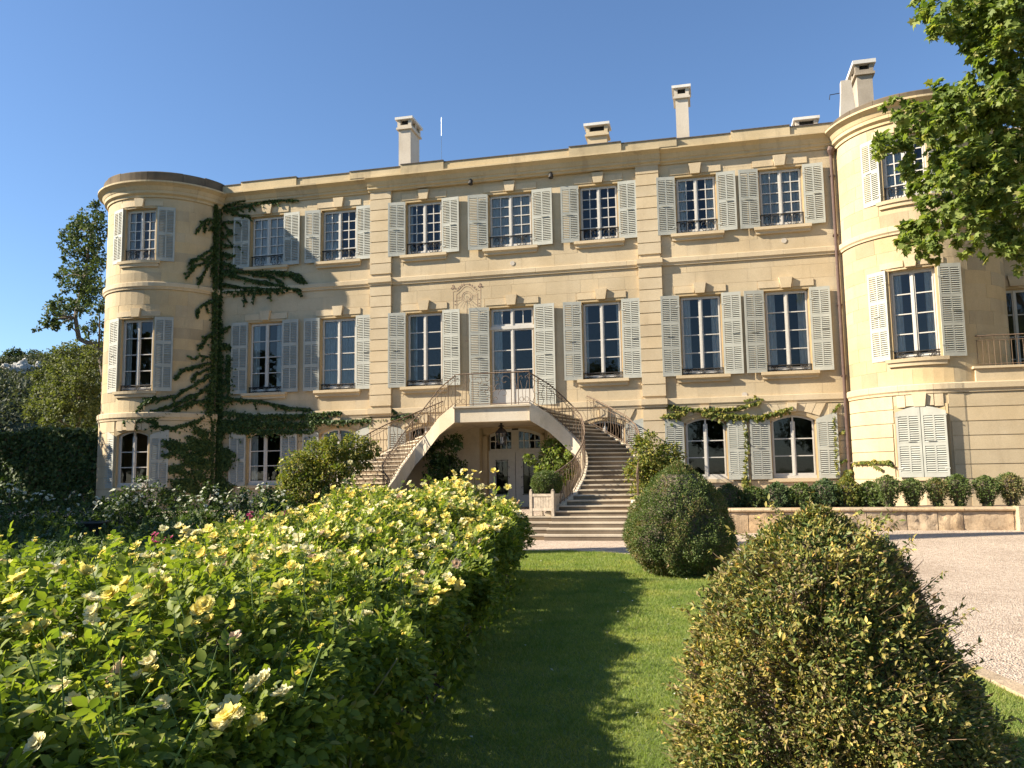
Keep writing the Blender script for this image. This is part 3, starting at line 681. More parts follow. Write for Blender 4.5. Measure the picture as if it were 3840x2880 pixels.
# ================================================================== ground floor door below the landing
dx = BAYS[3][0]; Mw = wall_frame(dx, FY, 0); b = MB(); W2 = .95
for sx in (-1, 1):
    xa, xb = sorted((sx*W2, sx*(W2+.14))); b.box(xa, xb, -.05, .35, ZT, 3.05)
for i in range(12):
    xa = -W2-.14+(2*W2+.28)*i/12; xb = xa+(2*W2+.28)/12
    b.prism([(xa, arch_z(xa, 2*W2, 3.26, .22)), (xb, arch_z(xb, 2*W2, 3.26, .22)), (xb, 3.42), (xa, 3.42)], -.05, .35)
b.build('door_surround', 'trim', ch, Mw)
for sx in (-1, 1):
    d = MB(); xa, xb = sorted((sx*.012, sx*W2))
    cx = (xa+xb)/2
    d.box(xa, xb, .20, .26, ZT, .98); d.box(xa, xb, .20, .26, 2.12, 2.42)
    d.box(xa, cx-.21, .20, .26, .98, 2.12); d.box(cx+.21, xb, .20, .26, .98, 2.12)
    for k in range(3): d.box(xa+.05+.28*k, xa+.07+.28*k, .19, .2, ZT+.05, .93)
    o = d.build('entrance_door', 'door', ch, Mw)
    cube_obj('pane', 'glass', o, cx-.21, cx+.21, .235, .24, .98, 2.12, Mw)
    g = MB()
    for k in range(3): g.tube([(cx-.2+.2*k, .185, .94), (cx-.2+.2*k, .185, 2.17)], .008, 5)
    g.tube([(cx-.24, .185, 2.15), (cx+.24, .185, 2.15)], .008, 5); g.tube([(cx-.24, .185, .96), (cx+.24, .185, .96)], .008, 5)
    for z in (1.2, 1.55, 1.9): g.tube(scroll(cx-.24, z, .05, 0, 5, .185), .006, 4); g.tube(scroll(cx+.24, z, .05, 3.1, -2, .185), .006, 4)
    g.build('door_grille', 'iron', o, Mw)
    t = MB(); x0, x1 = (-W2+.05, -.12) if sx < 0 else (.12, W2-.05)
    hf = lambda x: arch_z(x, 2*W2, 3.24, .22)-.06
    for k in range(5):
        q = x0+(x1-x0)*k/4; t.box(q-.014, q+.014, .205, .25, 2.52, hf(q))
    t.box(x0, x1, .206, .249, 2.50, 2.55); t.box(x0, x1, .206, .249, 2.80, 2.83)
    for k in range(4):
        xa2 = x0+(x1-x0)*k/4; xb2 = x0+(x1-x0)*(k+1)/4; t.prism([(xa2, hf(xa2)-.03), (xb2, hf(xb2)-.03), (xb2, hf(xb2)+.1), (xa2, hf(xa2)+.1)], .207, .248)
    o2 = t.build('transom_light', 'door', ch, Mw)
    for k in range(4):
        xa2 = x0+(x1-x0)*k/4; xb2 = x0+(x1-x0)*(k+1)/4; cube_obj('pane', 'glass', o2, xa2+.014, xb2-.014, .228, .232, 2.55, min(hf(xa2), hf(xb2))-.03, Mw)
MB().box(-W2, W2, .19, .27, 2.42, 2.50).box(-.12, .12, .195, .265, 2.5, 3.2).build('transom_bar', 'door', ch, Mw)
# ================================================================== painted sundial
sun_t = thing('sundial', 'faded painted sundial with radiating hour lines between upper windows', 'sundial', (-8.15, FY, 7.4))
def sd_pt(zx, zy): p = at_y(1680+zx*.09042, 1050+zy*.09042, FY-.012); return (float(p[0]), FY-.012, float(p[2]))
ln = MB()
def sline(a, c, r=.0035): ln.tube([sd_pt(*a), sd_pt(*c)], r, 4)
for a, c in [((205, 470), (210, 1270)), ((345, 600), (345, 1270)), ((1340, 300), (1345, 1180)), ((1215, 540), (1215, 1090)), ((210, 1270), (400, 1255)), ((215, 480), (345, 470)), ((345, 600), (500, 470)), ((1060, 430), (1215, 540)), ((1210, 420), (1340, 430))]: sline(a, c)
ln.tube([sd_pt(375+(825*i/14), 470-300*math.sin(math.pi*i/14)) for i in range(15)], .0035, 4)
ln.tube([sd_pt(500+(560*i/12), 470-215*math.sin(math.pi*i/12)) for i in range(13)], .0035, 4)
for rr in (150, 215): ln.tube([sd_pt(780+rr*math.cos(t*math.pi/10), 680+rr*math.sin(t*math.pi/10)) for t in range(21)], .0035, 4)
for ang in (-12, -4, 6, 16, 27, 40, 54, 70, 90, 108, 124, 140, 155, 168, 176):
    a = R_(ang); r1 = 520 if abs(math.cos(a)) < .75 else 430/abs(math.cos(a)); sline((780+225*math.cos(a), 680+225*math.sin(a)), (780+r1*math.cos(a), 680+min(590, r1*math.sin(a))), .0022)
sline((778, 1180), (778, 2450), .004)
ln.build('dial_lines', 'sundial', sun_t)
for cx_, cy_ in ((215, 240), (165, 345), (270, 335), (1335, 170), (1280, 265), (1390, 265)):
    MB().tube([sd_pt(cx_+38*math.cos(t*.7), cy_+38*math.sin(t*.7)) for t in range(10)], .007, 4).build('dial_flower', 'sundial', sun_t)
def text_obj(txt, zx, zy, size, rot, par):
    cu = bpy.data.curves.new('txt', 'FONT'); cu.body = txt; cu.size = size; cu.align_x = 'CENTER'; cu.extrude = .002
    to = bpy.data.objects.new('tmp', cu); COL.objects.link(to); dg = bpy.context.evaluated_depsgraph_get(); me = bpy.data.meshes.new_from_object(to.evaluated_get(dg)); bpy.data.objects.remove(to)
    me.materials.clear(); p = sd_pt(zx, zy); new_obj('lettering', me, 'sundial', par, Matrix.Translation(p) @ Matrix.Rotation(rot, 4, 'Y') @ Matrix.Rotation(R_(90), 4, 'X'))
for ch_, zx, zy, rt in [('F', 400, 440, -50), ('O', 462, 370, -46), ('R', 525, 305, -38), ('T', 592, 258, -28), ('E', 660, 225, -16), ('D', 880, 222, 14), ('A', 965, 262, 26), ('R', 1060, 330, 38), ('E', 1130, 405, 46)]:
    text_obj(ch_, zx, zy, .10, R_(rt), sun_t)
text_obj('XII', 770, 2560, .09, 0, sun_t); text_obj('VI', 275, 900, .07, 0, sun_t); text_obj('V', 1270, 820, .07, 0, sun_t); text_obj('IV', 1275, 985, .06, 0, sun_t); text_obj('III', 1285, 1090, .06, 0, sun_t); text_obj('VII', 280, 1040, .06, 0, sun_t)
gp = MB(); a = Vector(sd_pt(770, 665)); tip = a+Vector((.14, -.30, -.42)); gp.tube([a, tip], .006, 5); gp.tube([a+Vector((-.06, 0, -.2)), tip-(tip-a)*.45], .005, 5); gp.build('gnomon', 'iron', sun_t)
# round vent discs in the wall
for px, py, lab in ((1921, 987, 'small round stone disc below the middle top floor window'), (2940, 902, 'small round disc below the top floor windows near the downpipe'), (2792, 1480, 'small round disc above the vine near the downpipe')):
    p = at_y(px, py, FY-.02); m_ = MB(); m_.lathe([(0, -.02), (.085, -.02), (.085, .012), (0, .012)], 16)
    tag(m_.build('wall_disc', 'plaque', None, Matrix.Translation((float(p[0]), FY-.012, float(p[2]))) @ Matrix.Rotation(R_(90), 4, 'X')), lab, 'vent')
# floodlights under the cornice
for px, py, lab in ((1764, 680, 'small black floodlight under the cornice, left of the two'), (2065, 656, 'small black floodlight under the cornice, right of the two')):
    p = at_y(px, py, FY-.25); fl = thing('floodlight', lab, 'floodlight', (float(p[0]), FY-.05, float(p[2])), 'floodlights under the cornice')
    X, Z = float(p[0]), float(p[2])
    MB().box(X-.06, X+.06, FY-.04, FY-.005, Z+.02, Z+.14).tube([(X, FY-.04, Z+.08), (X, FY-.2, Z+.06)], .018, 6).build('bracket', 'iron', fl)
    h = MB(); h.tube([(X, FY-.17, Z+.10), (X, FY-.20, Z+.02), (X, FY-.24, Z-.10)], [.05, .075, .085], 10); h.build('lamp_head', 'iron', fl)
# downpipe beside the right tower, antenna, lantern
pp = at_y(3147, 600, FY-.1); dp = thing('downpipe', 'brown downpipe in the corner beside the right round tower', 'downpipe', (4.40, FY-.1, ZT)); X = 4.40
MB().tube([(X, FY-.09, ZT), (X, FY-.09, 11.95)], .055, 10).build('pipe', 'pipe', dp)
MB().tube([(X, FY-.09, 11.9), (X, FY-.1, 12.06), (X+.05, FY-.12, 12.15)], [.055, .13, .15], 10).build('hopper', 'pipe', dp)
for z in (2.3, 4.6, 6.9, 9.2, 11.2): MB().box(X-.085, X+.085, FY-.12, FY+.01, z, z+.05).build('pipe_bracket', 'pipe', dp)
p = at_y(1655, 440, 31.0); at_ = thing('antenna', 'thin white aerial mast standing on the roof', 'antenna', (float(p[0]), 31, 12.66))
MB().tube([(p[0], 31, 12.6), (p[0], 31, 13.9)], .018, 6).build('mast', 'metal', at_); MB().tube([(p[0], 31, 13.9), (p[0], 31, 14.15)], .04, 8).tube([(p[0], 31, 14.15), (p[0], 31, float(p[2]))], .009, 6).build('whip', 'metal', at_)
# ================================================================== ROUND TOWERS
TR = 2.32
def tower(name, label, cx, cy, wa, sides, single, curtains, closed_ground, vis, cap_tops):
    t = thing(name, label, 'tower', (cx, cy, ZT)); Rg = TR+.05
    hw = 1.28; ops = []
    def half(w, r): return math.asin(w/2/r)
    levels = [('ground', G0, G1, 1.28), ('first', F0+.02, F1, 1.30), ('upper', U0, U1, 1.26)]
    for kind, z0, z1, w in levels: ops.append((wa-half(w, TR), wa+half(w, TR), z0, z1))
    n = 96; zs = sorted({ZT-.3, 3.8, 12.5} | {v for o in ops for v in o[2:]})
    angs = sorted(set([-math.pi+2*math.pi*i/n for i in range(n+1)] + [v for o in ops for v in o[:2]]))
    b = MB()
    for i in range(len(angs)-1):
        for j in range(len(zs)-1):
            am, zm = (angs[i]+angs[i+1])/2, (zs[j]+zs[j+1])/2
            if any(o[0] < am < o[1] and o[2] < zm < o[3] for o in ops): continue
            r = Rg if zm < 3.8 else TR
            q = [(cx+r*math.sin(a), cy-r*math.cos(a), z) for a, z in ((angs[i], zs[j]), (angs[i+1], zs[j]), (angs[i+1], zs[j+1]), (angs[i], zs[j+1]))]
            b.add(q, [(0, 1, 2, 3)])
    me = b.mesh('wall'); bm = bmesh.new(); bm.from_mesh(me); bmesh.ops.remove_doubles(bm, verts=bm.verts, dist=1e-4); bm.to_mesh(me); bm.free()
    new_obj('wall', me, 'tower', t)
    b = MB()
    for z in (3.7, 8.55, 12.45): b.lathe([(0, z), (TR-.05, z), (TR-.05, z+.1), (0, z+.1)], 32, cx=cx, cy=cy)
    b.build('inner_floor', 'inner', t)
    for (kind, z0, z1, w), cur in zip(levels, curtains):
        r = (Rg if kind == 'ground' else TR); off = r*(1-math.cos(half(w, r)))   # flat opening set into the curve
        Mw = wall_frame(cx+(r-off)*math.sin(wa), cy-(r-off)*math.cos(wa), wa); rise = GRISE if kind == 'ground' else 0
        b = MB()                                            # jambs and head between curved face and window
        top = z1
        for sx in (-1, 1):
            xa, xb = sorted((sx*(w/2-.03), sx*(w/2+.07))); b.box(xa, xb, -.012, .5, z0, top+.06)
        b.box(-w/2, w/2, -off*.2-.012, .5, z1-.0, z1+.07) if not rise else None
        if rise:
            for i in range(10):
                xa = -w/2+w*i/10; xb = xa+w/10; b.prism([(xa, arch_z(xa, w, z1, rise)), (xb, arch_z(xb, w, z1, rise)), (xb, z1+.05), (xa, z1+.05)], -.02, .3)
        b.box(-w/2-.05, w/2+.05, -.02, .5, z0-.05, z0)
        b.build('window_surround', 'reveal', t, Mw)
        if not (closed_ground and kind == 'ground'): window(t, Mw, w-.06, z0, z1, kind, rise, cur, {'upper': .42, 'first': .2}.get(kind), rd=.15)
        # curved sill, lintel and keystone
        a_ = half(w, r)
        if kind != 'ground':
            MB().arc_solid([(r-.02, z0-.10), (r+.13, z0-.10), (r+.15, z0), (r-.02, z0)], 10, wa-a_-.07, wa+a_+.07, cx, cy).build('sill', 'trim', t)
            MB().arc_solid([(r-.02, z0-.22), (r+.07, z0-.22), (r+.09, z0-.105), (r-.02, z0-.105)], 10, wa-a_-.05, wa+a_+.05, cx, cy).build('sill_band', 'trim', t)
            for s0, s1 in ((wa-a_-.09, wa-.085), (wa+.085, wa+a_+.09)):
                MB().arc_solid([(r-.02, z1+.075), (r+.035, z1+.075), (r+.035, z1+.26), (r-.02, z1+.26)], 6, s0, s1, cx, cy).build('lintel_stone', 'trim', t)
        else:
            MB().arc_solid([(r-.02, z0-.10), (r+.07, z0-.10), (r+.08, z0), (r-.02, z0)], 10, wa-a_-.05, wa+a_+.05, cx, cy).build('sill', 'trim', t)
            for k in (-2, -1, 1, 2):
                c_ = wa+k*.105; MB().arc_solid([(r-.02, z1+.02-(.03 if abs(k) == 2 else 0)), (r+.03, z1+.02-(.03 if abs(k) == 2 else 0)), (r+.03, z1+.34), (r-.02, z1+.34)], 3, c_-.048, c_+.048, cx, cy).build('voussoir', 'trim', t)
        MB().prism([(-.14, z1+(.04 if not rise else -.01)), (.14, z1+(.04 if not rise else -.01)), (.19, z1+.36), (-.19, z1+.36)], -off-.10, .02).build('keystone', 'trim', t, Mw)
        sgl = single and kind in (('ground', 'first') if closed_ground else ('first', 'upper'))
        if closed_ground and kind == 'ground':
            for sx in (1, -1):
                Ms = wall_frame(cx+(r+.025)*math.sin(wa), cy-(r+.025)*math.cos(wa), wa)
                Ms = Ms @ Matrix.Translation((sx*(w/2+.02), -.02+off*0, 0)) @ (Matrix.Diagonal((-1, 1, 1, 1)) if sx > 0 else Matrix.Identity(4))
                shutter(t, Ms, w/2+.012, z0+.0, z1+.02, 2, sgl, slope=GRISE*.9)
        else:
            for s_, (sx, da) in enumerate(((1, sides[1]), (-1, sides[0]))):
                aa = wa+sx*(a_+.012); Ms = wall_frame(cx+(r+.05)*math.sin(aa), cy-(r+.05)*math.cos(aa), wa+sx*da)
                Ms = Ms @ (Matrix.Identity(4) if sx > 0 else Matrix.Diagonal((-1, 1, 1, 1)))
                shutter(t, Ms, w/2-.01, z0-.01, z1+.04 if not rise else z1, {'upper': 2, 'first': 3, 'ground': 2}[kind], sgl, slope=(GRISE*.9 if rise else 0))
    # string courses, cornice, capping: sweeps cut into stones
    def ring(prof, n, name, mat, jit=.004):
        for i in range(n):
            a0 = vis[0]+(vis[1]-vis[0])*i/n; a1 = vis[0]+(vis[1]-vis[0])*(i+1)/n-.0025; j = jit*random.random()
            MB().arc_solid([(r+(j if r > TR else 0), z) for r, z in prof], 5, a0, a1, cx, cy).build(name, mat, t)
    ring([(TR-.03, 8.62), (TR+.05, 8.62), (TR+.06, 8.67), (TR+.10, 8.72), (TR+.10, 8.86), (TR+.07, 8.88), (TR-.03, 8.88)], 9, 'string_course_stone', 'trim')
    ring([(TR-.03, 3.80), (TR+.09, 3.80), (TR+.10, 3.86), (TR+.14, 3.91), (TR+.14, 4.06), (TR+.11, 4.09), (TR-.03, 4.09)], 9, 'string_course_stone', 'trim')
    ring([(TR-.03, 12.08), (TR+.05, 12.08), (TR+.06, 12.16), (TR+.15, 12.22), (TR+.16, 12.32), (TR+.18, 12.34), (TR+.24, 12.46), (TR+.36, 12.54), (TR+.40, 12.56), (TR+.40, 12.62), (TR-.03, 12.64)], 11, 'cornice_stone', 'cornice')
    k = 0; a = vis[0]
    while a < vis[1]-.03:
        da = min(random.uniform(.30, .5), vis[1]-a); top = cap_tops+random.uniform(-.025, .02)
        MB().arc_solid([(TR-.15, 12.642), (TR+.20, 12.642), (TR+.21, top-.03), (TR+.19, top), (TR-.15, top)], 5, a, a+da-.004, cx, cy).build('capping_stone', 'oldcap', t); a += da
    MB().lathe([(0, 12.6), (TR-.14, 12.6), (TR-.14, 12.75), (0, 12.75)], 32, cx=cx, cy=cy).build('roof', 'roof', t)
    # ashlar
    allops = [(o[0]-.07, o[1]+.07, o[2]-.06 if o[2] > 4 else -1, o[3]+.30) for o in ops]
    z = 4.10
    while z < 12.06:
        h = random.choice([.36, .40, .44])
        if z < 8.62 and z+h > 8.5: h = 8.61-z
        if abs(z-8.61) < .02: z = 8.89
        h = min(h, 12.07-z)
        if h > .08:
            a = vis[0]-random.uniform(0, .3)
            while a < vis[1]:
                da = random.uniform(.26, .48); p, q = max(a, vis[0]), min(a+da, vis[1])
                for u, v in intervals(p, q, [(o[0], o[1]) for o in allops if o[2] < z+h-.01 and o[3] > z+.01]):
                    d = .004+.005*random.random(); MB().arc_solid([(TR-.02, z+.003), (TR+d, z+.003), (TR+d, z+h-.003), (TR-.02, z+h-.003)], 4, u+.0015, v-.0015, cx, cy).build('stone', 'tower', t)
                a += da
        z += h
    for r in range(nrow):
        za, zb = ZT+r*rh, ZT+(r+1)*rh-.026
        cuts = [(ops[0][0]-.05, ops[0][1]+.05)] if G0-.12 < zb and za < G1+.36 else []
        if za > 2.9: cuts = [(wa-.31, wa+.31)]
        for u, v in intervals(vis[0], vis[1], cuts): MB().arc_solid([(Rg-.02, za), (Rg+.026, za), (Rg+.026, zb), (Rg-.02, zb)], 10, u+.002, v-.002, cx, cy).build('stone_course', 'stone', t)
    return t
lt = tower('round_tower', 'round stone tower on the left corner with ivy climbing its side', -20.30, 28.2, R_(6), (R_(30), R_(26)), True, ['none', 'left', 'both'], False, (R_(-125), R_(95)), 13.02)
rt = tower('round_tower', 'round stone tower on the right behind the leafy branch', 6.88, 28.2, R_(-19), (R_(30), R_(26)), True, ['none', 'both', 'lefthalf'], True, (R_(-98), R_(100)), 12.88)
chimney(rt, 3199, 3282, 228, 28.6, 1.6, 12.6, .13, 'oldchimney')
# weathered upright roof stone beside that chimney
rs = thing('roof_finial', 'white weathered upright gable stone beside the tall tower chimney', 'finial', (5.3, 27.3, 12.6))
p0 = at_y(3146, 440, 27.4); p1 = at_y(3198, 300, 27.4); xa, xb, zt = float(p0[0]), float(p1[0]), float(p1[2])
MB().prism([(xa, 12.6), (xb+.06, 12.6), (xb-.06, zt-.03), (xb-.12, zt), (xa+.12, zt), (xa+.10, zt-.5)], 27.35, 27.58).build('upright_stone', 'chimney', rs)
MB().prism([(xb-.16, 12.6), (xb+.12, 12.6), (xb+.02, zt-.35), (xb-.08, zt-.2), (xb-.14, zt-.3)], 27.585, 27.95).build('side_stone', 'oldcap', rs)
MB().tube([(xa+.05, 27.34, zt-.42), (xa-.25, 27.3, zt-.46), (xa-.27, 27.3, zt-.62)], .014, 5).build('iron_hook', 'iron', rs)
# ================================================================== RIGHT WING
wg = thing('wing', 'lower right wing with banded stone ground floor and roof terrace', 'house', (11, 26.2, ZT)); WY = 25.88
MB().box(7.25, 18, WY, 30.0, .2, 4.10).build('wall', 'stone', wg)
for r in range(nrow):
    za, zb = ZT+r*rh, ZT+(r+1)*rh-.026
    x = 7.28
    while x < 17.9:
        L = min(random.uniform(2.2, 3.6), 18-x); cube_obj('stone_course', 'stone', wg, x, x+L-.003, WY-.03-.003*random.random(), WY+.02, za, zb); x += L
x = 7.1
while x < 17.9:
    L = min(random.uniform(1.2, 1.9), 18-x)
    MB().prism_x([(WY+.02, 3.80), (WY-.06, 3.80), (WY-.07, 3.86), (WY-.11, 3.91), (WY-.11, 4.06), (WY-.09, 4.09), (WY+.02, 4.09)], x+.002, x+L-.002).build('string_course_stone', 'trim', wg); x += L
MB().box(7.62, 18, WY-.0, WY+.30, 4.10, 4.46).build('terrace_upstand', 'stone', wg)
x = 7.55
while x < 17.9:
    L = min(random.uniform(1.2, 1.9), 18-x); cube_obj('terrace_coping', 'trim', wg, x+.002, x+L-.002, WY-.07, WY+.34, 4.462, 4.53); x += L
MB().box(7.9, 18, WY+.35, 30.6, 4.102, 4.16).build('terrace_floor', 'roof', wg)
WB = 30.2
opw = [(9.55, 10.95, F0-.55, F1+.02)]
b = grid_wall([8.3, 18]+[v for o in opw for v in o[:2]], [4.1, 13.0]+[v for o in opw for v in o[2:]], opw); b.build('upper_wall', 'stone', wg, Matrix.Translation((0, WB, 0)))
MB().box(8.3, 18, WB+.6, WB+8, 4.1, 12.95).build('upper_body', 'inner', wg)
MB().prism_x([(WB+.5, 12.5), (WB-.1, 12.5), (WB-.3, 12.72), (WB-.3, 13.0), (WB+.5, 13.0)], 8.3, 18).build('cornice', 'cornice', wg)
Mw = wall_frame(10.25, WB, 0); reveal(wg, Mw, 1.4, F0-.55, F1+.02); window(wg, Mw, 1.4, F0-.55, F1+.02, 'first', curtain='none'); head_stones(wg, Mw, 1.4, F1+.12)
rl = MB(); xr0 = 7.72
rl.tube([(xr0, WY+.12, 5.42), (17, WY+.12, 5.42)], .018, 6); rl.tube([(xr0, WY+.12, 5.28), (17, WY+.12, 5.28)], .010, 5); rl.tube([(xr0, WY+.12, 4.60), (17, WY+.12, 4.60)], .010, 5); rl.tube([(xr0, WY+.12, 5.42), (7.9, WY+1.4, 5.42)], .016, 6)
rlo = rl.build('railing', 'rust', wg)
bars = MB().tube([(0, 0, 4.53), (0, 0, 5.3)], .008, 5).mesh('bar'); bars.materials.append(M['rust'])
sc_ = MB().tube(scroll(0, 5.35, .06, 0, 5.5, 0), .006, 4).mesh('scroll'); sc_.materials.append(M['rust'])
for i in range(36):
    new_obj('baluster', bars, None, rlo, Matrix.Translation((xr0+.02+i*.15, WY+.12, 0)))
    if i % 2: new_obj('scroll', sc_, None, rlo, Matrix.Translation((xr0+.02+i*.15, WY+.12, 0)))
# garden chair and table up on that terrace
def chair(x, y, z, rot, label):
    c = thing('garden_chair', label, 'chair', (x, y, z), 'white chairs on the roof terrace'); T = Matrix.Translation((x, y, z)) @ Matrix.Rotation(rot, 4, 'Z')
    for sx in (-.2, .2):
        for sy in (-.2, .2): MB().tube([(sx, sy, 0), (sx*.95, sy*.95, .44)], .014, 6).build('leg', 'whitepaint', c, T)
    MB().box(-.23, .23, -.23, .23, .44, .475).build('seat', 'whitepaint', c, T)
    bk = MB(); bk.tube([(-.21, .21, .47), (-.21, .25, .9), (.21, .25, .9), (.21, .21, .47)], .014, 6)
    bk.tube([(.15*math.cos(t*.35), .24, .68+.15*math.sin(t*.35)) for t in range(19)], .009, 5)
    for k in (-.12, 0, .12): bk.tube([(k, .22, .48), (k, .25, .9)], .007, 5)
    bk.build('backrest', 'whitepaint', c, T)
chair(8.85, 27.5, 4.16, 2.6, 'white garden chair on the roof terrace nearer the round tower'); chair(9.75, 27.9, 4.16, 3.4, 'white garden chair on the roof terrace farther from the round tower')
# ================================================================== HORSESHOE STAIRCASE
st = thing('horseshoe_staircase', 'double curved stone staircase with rusty iron railings up to the first floor door', 'staircase', (XC, 24, ZT))
NR = 24; RISE = (ZL-ZT)/NR
PLAN = [(3.76, -5.20, 24.9, -5.20, 27.95), (3.40, -4.62, 25.08, -4.15, 27.93), (3.06, -4.25, 25.25, -3.50, 27.50), (2.73, -3.92, 25.32, -2.95, 26.90), (2.42, -3.62, 25.22, -2.45, 26.25), (2.09, -3.47, 24.92, -2.12, 25.55), (1.83, -3.40, 24.52, -1.98, 24.95), (1.50, -3.40, 24.0, -1.90, 24.25), (1.29, -3.43, 23.45, -1.87, 23.62), (1.02, -3.50, 22.85, -1.86, 22.98), (0.79, -3.72, 22.32, -1.86, 22.42), (0.54, -4.08, 21.95, -1.86, 21.98)]
def plan(z, mir):
    ix, iy, ox, oy = lerp_table(PLAN, z)
    return ((2*XC-ix, iy), (2*XC-ox, oy)) if mir else ((ix, iy), (ox, oy))
def out2(p, q, d): v = Vector((q[0]-p[0], q[1]-p[1])); v.normalize(); return (p[0]-v.x*d, p[1]-v.y*d)
